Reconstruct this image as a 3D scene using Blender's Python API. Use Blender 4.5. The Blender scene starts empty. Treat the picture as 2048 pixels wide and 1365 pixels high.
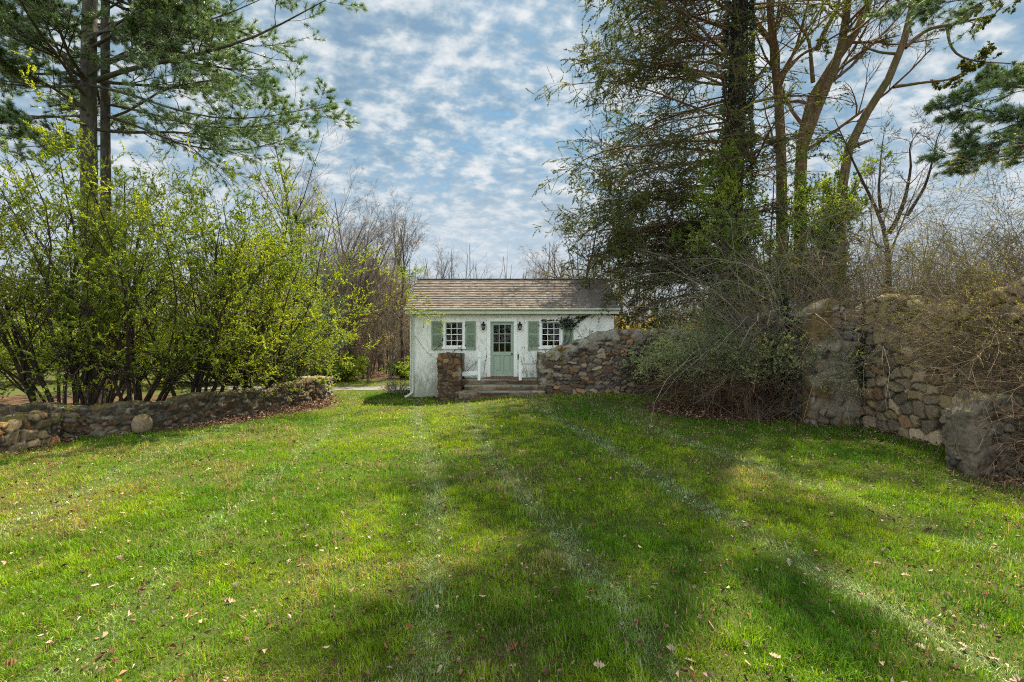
import bpy, math, random
import numpy as np
from mathutils import Vector
sc = bpy.context.scene
C = bpy.context.collection
R = math.radians
# ------------------------------------------------------------------ camera
F = 2048*17/36.0
CZ = 2.1
cd = bpy.data.cameras.new('camera'); cam = bpy.data.objects.new('camera', cd); C.objects.link(cam)
cd.lens = 17; cd.sensor_width = 36; cd.clip_end = 3000; cd.clip_start = 0.05
cam.location = (0, 0, CZ); cam.rotation_euler = (R(90), 0, 0)
sc.camera = cam
# ------------------------------------------------------------------ light
SUN_AZ, SUN_EL = 27.0, 57.0           # degrees right of the view axis, above the horizon
sv = Vector((math.sin(R(SUN_AZ))*math.cos(R(SUN_EL)), math.cos(R(SUN_AZ))*math.cos(R(SUN_EL)), math.sin(R(SUN_EL))))
sd = bpy.data.lights.new('sun', 'SUN'); so = bpy.data.objects.new('sun', sd); C.objects.link(so)
sd.energy = 5.0; sd.angle = R(0.7); sd.color = (1.0, 0.89, 0.68)
so.rotation_euler = (-sv).to_track_quat('-Z', 'Y').to_euler()
so.location = (30, 20, 40)
sc.view_settings.view_transform = 'Standard'
sc.view_settings.look = 'None'
sc.view_settings.exposure = 1.75
sc.view_settings.gamma = 1.0
sc.cycles.use_denoising = False
sc.cycles.use_adaptive_sampling = False
sc.cycles.filter_width = 1.1
sc.cycles.sample_clamp_indirect = 6.0
sc.cycles.max_bounces = 6
sc.cycles.diffuse_bounces = 3
sc.cycles.glossy_bounces = 2
sc.cycles.transmission_bounces = 4
sc.cycles.transparent_max_bounces = 8
sc.cycles.caustics_reflective = False
sc.cycles.caustics_refractive = False

def N(nt, t, **kw):
    n = nt.nodes.new(t)
    for k, v in kw.items():
        if k.startswith('i_'):
            n.inputs[k[2:].replace('_', ' ')].default_value = v
        else:
            setattr(n, k, v)
    return n

def ramp(nt, src, stops, interp='LINEAR'):
    n = nt.nodes.new('ShaderNodeValToRGB')
    el = n.color_ramp.elements
    n.color_ramp.interpolation = interp
    while len(el) < len(stops): el.new(0.5)
    for e, (p, c) in zip(el, stops):
        e.position = p
        e.color = (c, c, c, 1) if isinstance(c, (int, float)) else (*c, 1)
    nt.links.new(src, n.inputs[0])
    return n.outputs[0]

def mixc(nt, fac, a, b, mode='MIX'):
    n = nt.nodes.new('ShaderNodeMix'); n.data_type = 'RGBA'; n.blend_type = mode
    for s, v in ((n.inputs[0], fac), (n.inputs[6], a), (n.inputs[7], b)):
        if hasattr(v, 'is_linked') or isinstance(v, bpy.types.NodeSocket): nt.links.new(v, s)
        elif isinstance(v, (int, float)): s.default_value = v if s == n.inputs[0] else (v, v, v, 1)
        else: s.default_value = (*v, 1)
    return n.outputs[2]

def mth(nt, op, a, b=None, c=None, clamp=False):
    n = nt.nodes.new('ShaderNodeMath'); n.operation = op; n.use_clamp = clamp
    for i, v in enumerate((a, b, c)):
        if v is None: continue
        if isinstance(v, bpy.types.NodeSocket): nt.links.new(v, n.inputs[i])
        else: n.inputs[i].default_value = v
    return n.outputs[0]

def make_world():
    w = bpy.data.worlds.new('World'); sc.world = w; w.use_nodes = True
    w.cycles.sampling_method = 'MANUAL'; w.cycles.sample_map_resolution = 1024
    nt = w.node_tree; nt.nodes.clear()
    out = N(nt, 'ShaderNodeOutputWorld'); bg = N(nt, 'ShaderNodeBackground')
    nt.links.new(bg.outputs[0], out.inputs[0])
    sky = N(nt, 'ShaderNodeTexSky', sky_type='NISHITA', sun_disc=False, sun_elevation=R(SUN_EL), sun_rotation=R(SUN_AZ),
            air_density=1.0, dust_density=0.6, ozone_density=2.0)
    tc = N(nt, 'ShaderNodeTexCoord')
    sp = N(nt, 'ShaderNodeSeparateXYZ'); nt.links.new(tc.outputs['Generated'], sp.inputs[0])
    z = mth(nt, 'ADD', mth(nt, 'MAXIMUM', sp.outputs[2], 0.0), 0.30)
    cx = mth(nt, 'DIVIDE', sp.outputs[0], z); cy = mth(nt, 'DIVIDE', sp.outputs[1], z)
    cb = N(nt, 'ShaderNodeCombineXYZ'); nt.links.new(cx, cb.inputs[0]); nt.links.new(cy, cb.inputs[1])
    # altocumulus: small puffs broken up by larger drifts
    n1 = N(nt, 'ShaderNodeTexNoise', i_Scale=19.0, i_Detail=7.0, i_Roughness=0.55, i_Distortion=0.1)
    n2 = N(nt, 'ShaderNodeTexNoise', i_Scale=2.2, i_Detail=3.0, i_Roughness=0.5)
    n3 = N(nt, 'ShaderNodeTexNoise', i_Scale=7.0, i_Detail=5.0, i_Roughness=0.6)
    mp = N(nt, 'ShaderNodeMapping'); mp.inputs['Rotation'].default_value = (0, 0, R(-24)); mp.inputs['Scale'].default_value = (0.9, 1.1, 1); mp.inputs['Location'].default_value = (3.3, 1.7, 0)
    nt.links.new(cb.outputs[0], mp.inputs[0])
    for n in (n1, n2, n3): nt.links.new(mp.outputs[0], n.inputs['Vector'])
    dens = mth(nt, 'ADD', mth(nt, 'MULTIPLY', n1.outputs[0], 0.70), mth(nt, 'ADD', mth(nt, 'MULTIPLY', n2.outputs[0], 0.36), mth(nt, 'MULTIPLY', n3.outputs[0], 0.32)))
    mask = ramp(nt, dens, [(0.42, 0.0), (0.58, 0.75), (0.74, 1.0)])
    lump = mth(nt, 'ADD', mth(nt, 'MULTIPLY', n3.outputs[0], 0.5), mth(nt, 'MULTIPLY', n1.outputs[0], 0.5))
    core = ramp(nt, lump, [(0.40, (1.35, 2.0, 2.7)), (0.48, (2.1, 2.8, 3.4)), (0.55, (3.5, 3.95, 4.3)), (0.64, (4.9, 5.0, 5.1))])
    blue = mixc(nt, 1.0, sky.outputs[0], (0.80, 1.0, 0.95), 'MULTIPLY')
    blue = mixc(nt, 1.0, blue, (0.75, 0.85, 0.85), 'MULTIPLY')
    col = mixc(nt, mask, blue, core)
    hz = ramp(nt, sp.outputs[2], [(0.0, 0.85), (0.16, 0.65), (0.36, 0.0)])
    col = mixc(nt, hz, col, (3.6, 4.0, 4.4))
    # added gain: unseen sky behind the camera brightened to fill the shaded cottage front
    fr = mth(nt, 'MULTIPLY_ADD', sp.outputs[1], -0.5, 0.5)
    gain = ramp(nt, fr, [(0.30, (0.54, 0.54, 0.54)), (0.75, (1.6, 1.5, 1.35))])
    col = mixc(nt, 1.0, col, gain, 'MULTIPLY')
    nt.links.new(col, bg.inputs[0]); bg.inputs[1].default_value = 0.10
make_world()

# ------------------------------------------------------------------ helpers
def PX(px, py, D):
    return np.array(((px-1024)/F*D, D, CZ+(682-py)/F*D))

def sstep(a, b, x):
    t = np.clip((x-a)/(b-a), 0, 1); return t*t*(3-2*t)

def gz(x, y):
    x = np.asarray(x, float); y = np.asarray(y, float)
    return 0.24*sstep(-3.2, 0.8, x)*sstep(12.5, 16.6, y)*(1-sstep(24, 30, y)) + 1.2*sstep(40, 120, y)

def _h(ix, iy, iz, seed):
    ix, iy, iz = (np.asarray(v).astype(np.int64) for v in (ix, iy, iz))
    h = (ix*374761393 + iy*668265263 + iz*2147483647 + seed*1274126177) & 0xffffffff
    h = ((h ^ (h >> 13))*1274126177) & 0xffffffff
    h = ((h ^ (h >> 15))*2246822519) & 0xffffffff
    return ((h ^ (h >> 16)) & 0xffffff)/float(0x1000000)

def vnoise(x, y, z=0.0, seed=0):
    x, y, z = np.broadcast_arrays(np.asarray(x, float), np.asarray(y, float), np.asarray(z, float))
    xi, yi, zi = np.floor(x), np.floor(y), np.floor(z)
    f = [v-w for v, w in ((x, xi), (y, yi), (z, zi))]
    f = [v*v*(3-2*v) for v in f]
    r = 0
    for a in (0, 1):
        for b in (0, 1):
            for c in (0, 1):
                r = r + _h(xi+a, yi+b, zi+c, seed)*(f[0] if a else 1-f[0])*(f[1] if b else 1-f[1])*(f[2] if c else 1-f[2])
    return r

def fbm(x, y, z=0.0, seed=0, o=3):
    r = 0; s = 0; a = 1.0
    for i in range(o):
        r = r + a*vnoise(np.asarray(x)*2**i, np.asarray(y)*2**i, np.asarray(z)*2**i, seed+i*17); s += a; a *= 0.5
    return r/s

def link(name, me, parent=None):
    o = bpy.data.objects.new(name, me); C.objects.link(o)
    if parent is not None:
        o.parent = parent
    return o

def thing(name, label, cat, loc=(0, 0, 0), group=None):
    o = bpy.data.objects.new(name, None); C.objects.link(o)
    o.location = loc; o.empty_display_size = 0.3
    o['label'] = label; o['category'] = cat
    if group: o['group'] = group
    return o

def tag(o, label=None, cat=None, group=None, kind=None):
    for k, v in (('label', label), ('category', cat), ('group', group), ('kind', kind)):
        if v: o[k] = v
    return o

def quad_mesh(name, V, Q, mat, parent=None, attrs=None, smooth=True, origin=None):
    """V (n,3) float, Q (m,4) int -> one mesh object.  Vertices are given in world space; origin = the parent's place."""
    V = np.asarray(V, np.float32); Q = np.asarray(Q, np.int32)
    if origin is None and parent is not None:
        origin = tuple(parent.location)
        p = parent.parent
        while p is not None:
            origin = tuple(a+b for a, b in zip(origin, p.location)); p = p.parent
    if origin is not None:
        V = V - np.asarray(origin, np.float32)
    me = bpy.data.meshes.new(name)
    me.vertices.add(len(V)); me.vertices.foreach_set('co', V.ravel())
    me.loops.add(Q.size); me.loops.foreach_set('vertex_index', Q.ravel())
    me.polygons.add(len(Q))
    me.polygons.foreach_set('loop_start', np.arange(0, Q.size, 4, dtype=np.int32))
    me.polygons.foreach_set('loop_total', np.full(len(Q), 4, np.int32))
    me.polygons.foreach_set('use_smooth', np.full(len(Q), smooth, bool))
    for k, a in (attrs or {}).items():
        a = np.asarray(a, np.float32)
        if a.ndim == 1:
            at = me.attributes.new(k, 'FLOAT', 'POINT'); at.data.foreach_set('value', a)
        else:
            at = me.attributes.new(k, 'FLOAT_COLOR', 'POINT')
            if a.shape[1] == 3: a = np.concatenate([a, np.ones((len(a), 1), np.float32)], 1)
            at.data.foreach_set('color', a.ravel())
    me.update(calc_edges=True)
    me.materials.append(mat)
    return link(name, me, parent)

class MB:
    """collects boxes, tubes, prisms as polygons -> one mesh"""
    def __init__(s): s.v = []; s.f = []; s.sm = []
    def add(s, vs, fs, sm=False):
        b = len(s.v); s.v += [tuple(v) for v in vs]; s.f += [tuple(i+b for i in f) for f in fs]; s.sm += [sm]*len(fs)
    def box(s, x0, x1, y0, y1, z0, z1):
        s.add([(x0,y0,z0),(x1,y0,z0),(x1,y1,z0),(x0,y1,z0),(x0,y0,z1),(x1,y0,z1),(x1,y1,z1),(x0,y1,z1)],
              [(0,3,2,1),(4,5,6,7),(0,1,5,4),(1,2,6,5),(2,3,7,6),(3,0,4,7)])
    def hexa(s, p):      # 8 corners: bottom 4 ccw, top 4 ccw
        s.add(p, [(0,3,2,1),(4,5,6,7),(0,1,5,4),(1,2,6,5),(2,3,7,6),(3,0,4,7)])
    def tube(s, pts, r, n=8, caps=True):
        pts = [Vector(p) for p in pts]; rs = r if isinstance(r, (list, tuple)) else [r]*len(pts)
        vs = []; fs = []
        t0 = (pts[1]-pts[0]).normalized(); u = t0.orthogonal().normalized()
        for i, p in enumerate(pts):
            t = (pts[min(i+1, len(pts)-1)]-pts[max(i-1, 0)]).normalized()
            u = (u-t*u.dot(t)).normalized(); w = t.cross(u)
            for k in range(n):
                a = 2*math.pi*k/n; vs.append(p+(u*math.cos(a)+w*math.sin(a))*rs[i])
        for i in range(len(pts)-1):
            for k in range(n):
                fs.append((i*n+k, i*n+(k+1)%n, (i+1)*n+(k+1)%n, (i+1)*n+k))
        s.add(vs, fs, True)
        if caps:
            b = len(pts)-1
            s.add(vs[:n], [tuple(range(n-1, -1, -1))]); s.add(vs[b*n:], [tuple(range(n))])
    def lathe(s, c, prof, n=12):
        vs = []; fs = []
        for (r, z) in prof:
            for k in range(n):
                a = 2*math.pi*k/n; vs.append((c[0]+r*math.cos(a), c[1]+r*math.sin(a), c[2]+z))
        for i in range(len(prof)-1):
            for k in range(n): fs.append((i*n+k, i*n+(k+1)%n, (i+1)*n+(k+1)%n, (i+1)*n+k))
        s.add(vs, fs, True)
    def build(s, name, mat, parent=None, bevel=0.0):
        o = (0, 0, 0); p = parent
        while p is not None:
            o = tuple(a+b for a, b in zip(o, p.location)); p = p.parent
        me = bpy.data.meshes.new(name)
        me.from_pydata([(v[0]-o[0], v[1]-o[1], v[2]-o[2]) for v in s.v], [], s.f)
        me.polygons.foreach_set('use_smooth', s.sm); me.update()
        me.materials.append(mat)
        ob = link(name, me, parent)
        if bevel:
            m = ob.modifiers.new('bevel', 'BEVEL'); m.width = bevel; m.segments = 2; m.limit_method = 'ANGLE'
        return ob

# ------------------------------------------------------------------ materials
def newmat(name):
    m = bpy.data.materials.new(name); m.use_nodes = True
    nt = m.node_tree; nt.nodes.clear()
    out = N(nt, 'ShaderNodeOutputMaterial')
    return m, nt, out

def coords(nt, scale=(1, 1, 1)):
    tc = N(nt, 'ShaderNodeNewGeometry')
    mp = N(nt, 'ShaderNodeMapping'); mp.inputs['Scale'].default_value = scale
    nt.links.new(tc.outputs['Position'], mp.inputs[0])
    return mp.outputs[0]

def noise(nt, vec, scale, detail=4, rough=0.55, dist=0.0):
    n = N(nt, 'ShaderNodeTexNoise', i_Scale=scale, i_Detail=detail, i_Roughness=rough, i_Distortion=dist)
    nt.links.new(vec, n.inputs['Vector']); return n.outputs[0]

def principled(nt, out, col, rough=0.8, bump=None, bstr=0.3, bdist=0.02, spec=0.3):
    b = N(nt, 'ShaderNodeBsdfPrincipled')
    if isinstance(col, bpy.types.NodeSocket): nt.links.new(col, b.inputs['Base Color'])
    else: b.inputs['Base Color'].default_value = (*col, 1)
    if isinstance(rough, bpy.types.NodeSocket): nt.links.new(rough, b.inputs['Roughness'])
    else: b.inputs['Roughness'].default_value = rough
    b.inputs['Specular IOR Level'].default_value = spec
    if bump is not None:
        bm = N(nt, 'ShaderNodeBump'); bm.inputs['Strength'].default_value = bstr; bm.inputs['Distance'].default_value = bdist
        nt.links.new(bump, bm.inputs['Height']); nt.links.new(bm.outputs[0], b.inputs['Normal'])
    nt.links.new(b.outputs[0], out.inputs[0]); return b

def bark(name, a, b, scale=6.0, moss=None):
    m, nt, out = newmat(name)
    v = coords(nt, (1, 1, 0.25)); n = noise(nt, v, scale*3, 5, 0.65)
    c = ramp(nt, n, [(0.32, a), (0.68, b)])
    if moss:
        n2 = noise(nt, coords(nt), 1.3, 4, 0.6)
        c = mixc(nt, ramp(nt, n2, [(0.48, 0.0), (0.62, 0.8)]), c, moss)
    principled(nt, out, c, 0.9, n, 0.6, 0.03, 0.15); return m

def leafmat(name, stops, trans=0.45, gloss=0.08, tcol=(1.25, 1.2, 0.5), rough=0.45):
    """stops: colours along the per-leaf random attribute 'var'"""
    m, nt, out = newmat(name)
    at = N(nt, 'ShaderNodeAttribute', attribute_name='var')
    c = ramp(nt, at.outputs['Fac'], stops)
    d = N(nt, 'ShaderNodeBsdfDiffuse'); t = N(nt, 'ShaderNodeBsdfTranslucent'); g = N(nt, 'ShaderNodeBsdfGlossy')
    nt.links.new(c, d.inputs[0]); nt.links.new(mixc(nt, 1.0, c, tcol, 'MULTIPLY'), t.inputs[0])
    g.inputs['Roughness'].default_value = rough; g.inputs[0].default_value = (0.8, 0.85, 0.8, 1)
    m1 = N(nt, 'ShaderNodeMixShader'); m1.inputs[0].default_value = trans
    nt.links.new(d.outputs[0], m1.inputs[1]); nt.links.new(t.outputs[0], m1.inputs[2])
    m2 = N(nt, 'ShaderNodeMixShader'); m2.inputs[0].default_value = gloss
    nt.links.new(m1.outputs[0], m2.inputs[1]); nt.links.new(g.outputs[0], m2.inputs[2])
    nt.links.new(m2.outputs[0], out.inputs[0]); return m

def simple(name, col, rough=0.6, var=0.12, scale=8, spec=0.3, bstr=0.1):
    m, nt, out = newmat(name)
    n = noise(nt, coords(nt), scale, 4, 0.6)
    c = ramp(nt, n, [(0.3, tuple(x*(1-var) for x in col)), (0.7, tuple(x*(1+var) for x in col))])
    principled(nt, out, c, rough, n, bstr, 0.01, spec); return m

M = {}
M['bark_dark'] = bark('bark_dark', (0.018, 0.014, 0.010), (0.075, 0.058, 0.042))
M['bark_pine'] = bark('bark_pine', (0.035, 0.032, 0.028), (0.13, 0.115, 0.09), 4, (0.05, 0.065, 0.025))
M['bark_grey'] = bark('bark_grey', (0.075, 0.063, 0.052), (0.21, 0.18, 0.145))
M['bark_warm'] = bark('bark_warm', (0.065, 0.044, 0.025), (0.20, 0.14, 0.08), 4, (0.075, 0.08, 0.025))
M['twig_grey'] = bark('twig_grey', (0.10, 0.08, 0.063), (0.24, 0.195, 0.155))
M['twig_pale'] = bark('twig_pale', (0.20, 0.16, 0.12), (0.46, 0.39, 0.31))
M['twig_brown'] = bark('twig_brown', (0.075, 0.045, 0.028), (0.21, 0.14, 0.09))
M['twig_tan'] = bark('twig_tan', (0.085, 0.055, 0.034), (0.32, 0.235, 0.16))
M['leaf_shrub'] = leafmat('leaf_shrub', [(0.0, (0.10, 0.165, 0.02)), (0.5, (0.20, 0.275, 0.03)), (1.0, (0.36, 0.41, 0.06))], 0.55, 0.02, (1.35, 1.25, 0.4))
M['leaf_pine'] = leafmat('leaf_pine', [(0.0, (0.05, 0.10, 0.035)), (0.6, (0.11, 0.18, 0.06)), (1.0, (0.18, 0.26, 0.08))], 0.35, 0.10, (1.1, 1.15, 0.7))
M['leaf_hemlock'] = leafmat('leaf_hemlock', [(0.0, (0.035, 0.052, 0.012)), (0.6, (0.078, 0.102, 0.02)), (1.0, (0.16, 0.18, 0.035))], 0.5, 0.03)
M['leaf_juniper'] = leafmat('leaf_juniper', [(0.0, (0.10, 0.175, 0.02)), (0.6, (0.21, 0.30, 0.04)), (1.0, (0.37, 0.43, 0.08))], 0.45, 0.03)
M['leaf_sage'] = leafmat('leaf_sage', [(0.0, (0.13, 0.16, 0.07)), (0.6, (0.26, 0.30, 0.13)), (1.0, (0.42, 0.45, 0.21))], 0.4, 0.06)
M['leaf_bud'] = leafmat('leaf_bud', [(0.0, (0.13, 0.13, 0.02)), (0.6, (0.24, 0.25, 0.035)), (1.0, (0.38, 0.36, 0.05))], 0.45, 0.05)
M['leaf_olive'] = leafmat('leaf_olive', [(0.0, (0.07, 0.085, 0.018)), (0.6, (0.16, 0.17, 0.03)), (1.0, (0.34, 0.32, 0.05))], 0.45, 0.03)
M['leaf_gold'] = leafmat('leaf_gold', [(0.0, (0.20, 0.17, 0.03)), (0.6, (0.36, 0.29, 0.05)), (1.0, (0.5, 0.4, 0.1))], 0.5, 0.04)
M['leaf_ivy'] = leafmat('leaf_ivy', [(0.0, (0.010, 0.022, 0.010)), (1.0, (0.035, 0.06, 0.022))], 0.15, 0.12)
M['leaf_rust'] = leafmat('leaf_rust', [(0.0, (0.15, 0.115, 0.06)), (1.0, (0.30, 0.235, 0.13))], 0.4, 0.05)

# ------------------------------------------------------------------ branch growing (all branches of a level at once)
def norm(a): return a/np.maximum(np.linalg.norm(a, axis=-1, keepdims=True), 1e-9)

def grow(rng, p0, d0, L, r0, k=6, wig=0.12, up=0.0, rend=0.25, grav=0.0):
    """p0,d0 (M,3); L,r0 (M,) -> P (M,k,3), Rr (M,k)"""
    Mn = len(p0); P = np.empty((Mn, k, 3)); P[:, 0] = p0; d = norm(np.array(d0, float)); step = (np.asarray(L)/(k-1))[:, None]
    for i in range(1, k):
        d = d + rng.normal(0, wig, (Mn, 3)); d[:, 2] += up - grav*i/(k-1); d = norm(d)
        P[:, i] = P[:, i-1]+d*step
    Rr = np.asarray(r0)[:, None]*np.linspace(1, rend, k)[None]
    return P, Rr

def spawn(rng, PR, n, tr=(0.2, 1.0), ang=(48, 12), lr=0.5, lt=0.4, k=5, wig=0.14, up=0.03, rr=0.55, rend=0.3, flat=0.0, grav=0.0, labs=None, tpow=1.0, rmin=0.002):
    P, Rr = PR; Mn, K, _ = P.shape
    idx = np.repeat(np.arange(Mn), n) if np.isscalar(n) else np.repeat(np.arange(Mn), n)
    m = len(idx)
    t = tr[0]+(tr[1]-tr[0])*rng.random(m)**tpow
    s = np.clip(t*(K-1), 0, K-1.001); i = s.astype(int); f = (s-i)[:, None]
    A, B = P[idx, i], P[idx, i+1]
    pos = A+(B-A)*f; tan = norm(B-A)
    rad = Rr[idx, i]*(1-f[:, 0])+Rr[idx, i+1]*f[:, 0]
    q = rng.normal(size=(m, 3)); q[:, 2] *= (1-flat); q = norm(q-tan*(q*tan).sum(1, keepdims=True))
    if flat:
        q[:, 2] *= (1-flat); q = norm(q)
    a = np.radians(rng.normal(ang[0], ang[1], m))[:, None]
    d = tan*np.cos(a)+q*np.sin(a)
    plen = np.linalg.norm(np.diff(P, axis=1), axis=2).sum(1)[idx]
    L = (plen*lr if labs is None else labs)*(1-lt*t)*rng.uniform(0.65, 1.3, m)
    return grow(rng, pos, d, L, np.maximum(rad*rr, rmin), k, wig, up, rend, grav)

def tubes(PR, S=4):
    P, Rr = PR; Mn, K, _ = P.shape
    T = np.empty_like(P); T[:, 1:-1] = P[:, 2:]-P[:, :-2]; T[:, 0] = P[:, 1]-P[:, 0]; T[:, -1] = P[:, -1]-P[:, -2]; T = norm(T)
    ax = norm(P[:, -1]-P[:, 0]); ref = np.where(np.abs(ax[:, 2:3]) > 0.8, np.array([[1., 0.13, 0]]), np.array([[0.1, 0.07, 1.]]))
    u = norm(np.cross(T, ref[:, None, :])); v = np.cross(T, u)
    a = np.arange(S)*2*np.pi/S
    V = P[:, :, None, :]+Rr[:, :, None, None]*(np.cos(a)[None, None, :, None]*u[:, :, None, :]+np.sin(a)[None, None, :, None]*v[:, :, None, :])
    b = (np.arange(Mn)*K*S)[:, None, None]+(np.arange(K-1)*S)[None, :, None]
    s0 = np.arange(S)[None, None, :]; s1 = (np.arange(S)+1)[None, None, :] % S
    Q = np.stack([b+s0, b+s1, b+S+s1, b+S+s0], -1).reshape(-1, 4)
    return V.reshape(-1, 3), Q

def cat(*parts):
    V = []; Q = []; o = 0
    for v, q in parts:
        V.append(v); Q.append(q+o); o += len(v)
    return np.concatenate(V), np.concatenate(Q)

def along(rng, PR, n, t0=0.2, t1=1.0):
    """n points on every branch: pos, tangent"""
    P, _ = PR; Mn, K, _ = P.shape; idx = np.repeat(np.arange(Mn), n); m = len(idx)
    t = rng.uniform(t0, t1, m); s = np.clip(t*(K-1), 0, K-1.001); i = s.astype(int); f = (s-i)[:, None]
    A, B = P[idx, i], P[idx, i+1]
    return A+(B-A)*f, norm(B-A)

def leaves(rng, pos, d, L, w=0.5, fold=0.15):
    """kite shaped leaves, slightly folded along the midrib"""
    m = len(pos); L = np.broadcast_to(np.asarray(L, float), (m,))[:, None]
    n = norm(rng.normal(size=(m, 3))); s = norm(np.cross(d, n)); n = np.cross(s, d)
    V = np.empty((m, 4, 3)); V[:, 0] = pos; V[:, 2] = pos+d*L
    mid = pos+d*L*0.45+n*L*fold
    V[:, 1] = mid+s*L*w*0.5; V[:, 3] = mid-s*L*w*0.5
    return V.reshape(-1, 3), np.arange(m*4).reshape(m, 4)

def rdir(rng, tan, spread=1.0, up=0.0):
    d = tan+rng.normal(0, spread, tan.shape); d[:, 2] += up; return norm(d)

def tufts(rng, pos, tan, n, L, w, cone=0.9):
    """needle tufts: n thin needles fanned about tan at every pos"""
    m = len(pos); p = np.repeat(pos, n, 0); t = np.repeat(tan, n, 0)
    d = norm(t+rng.normal(0, cone, p.shape)); Ls = L*rng.uniform(0.7, 1.15, m*n)
    nn = norm(rng.normal(size=p.shape)); s = norm(np.cross(d, nn))
    V = np.empty((m*n, 4, 3)); V[:, 0] = p-s*w*0.5; V[:, 1] = p+s*w*0.5
    V[:, 2] = p+d*Ls[:, None]+s*w*0.3; V[:, 3] = p+d*Ls[:, None]-s*w*0.3
    return V.reshape(-1, 3), np.arange(m*n*4).reshape(-1, 4)

def poly(pts, K=9):
    """smooth resample of one polyline"""
    pts = np.asarray(pts, float); d = np.r_[0, np.cumsum(np.linalg.norm(np.diff(pts, axis=0), axis=1))]
    t = np.linspace(0, d[-1], K); q = np.stack([np.interp(t, d, pts[:, i]) for i in range(3)], 1)
    q[1:-1] = q[1:-1]*0.5+(q[:-2]+q[2:])*0.25
    return q

def limbs_of(rng, pl, r, K=9, rend=0.2):
    P = np.stack([poly(p, K) for p in pl]); Rr = np.asarray(r)[:, None]*np.linspace(1, rend, K)[None]
    return P, Rr

def merge(*prs):
    return np.concatenate([p[0] for p in prs]), np.concatenate([p[1] for p in prs])

def leaf_part(name, rng, VQ, mat, root, per=4):
    V, Q = VQ
    ctr = V.reshape(-1, per, 3)[:, 0]
    big = fbm(ctr[:, 0]*0.9, ctr[:, 1]*0.9, ctr[:, 2]*0.9, 5, 2)
    var = np.clip(0.5+(big-0.5)*1.3+rng.normal(0, 0.2, len(ctr)), 0, 1)
    return quad_mesh(name, V, Q, mat, root, {'var': np.repeat(var, per)}, smooth=False)
# ================================================================== GROUND
WALL = [(-6.75, 18.0), (-6.95, 16.2), (-7.1, 14.7), (-7.7, 13.0), (-8.2, 11.5), (-8.75, 10.9), (-9.6, 10.55), (-13.0, 10.3)]
wp = np.array(WALL)
def wall_x(y):
    return np.interp(y, wp[::-1, 1], wp[::-1, 0])

def bed(x, y):
    """1 where bare leaf litter lies instead of lawn"""
    x = np.asarray(x, float); y = np.asarray(y, float)
    j = (vnoise(x*1.7, y*1.7, 0, 3)-0.5)*0.7
    wide = 0.25+0.75*sstep(10.8, 13, y)*(1-sstep(16, 18, y))
    b = sstep(0.12, -0.12, x-(np.where(y > 10.4, wall_x(y), -9.5)+wide+j*0.6))*(y < 18.5)
    e = ((x-6.6)/2.6)**2+((y-14.3)/1.75)**2
    b = np.maximum(b, sstep(1.08, 0.9, e+j*0.4))
    b = np.maximum(b, sstep(-0.25, 0.15, x-6.9+j)*sstep(7.75, 7.3, y+j*0.6)*0.95)
    b = np.maximum(b, sstep(8.3, 8.6, x+j*0.3)*(y < 12.3))
    b = np.maximum(b, sstep(7.1, 7.4, x)*(y > 11.9))
    b = np.maximum(b, (y > 17.0+j*0.2)*(x > 0.9)*1.0)
    b = np.maximum(b, sstep(25.5, 27.0, y+j*2-np.where(x < -9.5, 8.0, 0.0)))
    b = np.maximum(b, (x < wall_x(np.clip(y, 10.3, 18)))*(y > 10.3)*0.2)
    return np.clip(b, 0, 1)

STR = [-6.6, -4.15, -1.85, -0.5, 1.75, 3.65]
def stripe(x, y):
    xx = x+0.2*(y-10)-0.0
    s = 0
    for k, c in enumerate(STR):
        wv = 0.10*np.sin(y*0.5+k*2.1)
        s = np.maximum(s, np.exp(-((xx-c-wv)/(0.17 if k not in (0, 5) else 0.26))**2)*(1.0 if k in (2, 3, 4) else 0.6))
    return s*np.clip(0.62+0.9*(vnoise(x*1.3, y*0.8, 0, 77)-0.4), 0, 1)*(0.8+0.2*sstep(3.5, 6.5, y))

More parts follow.
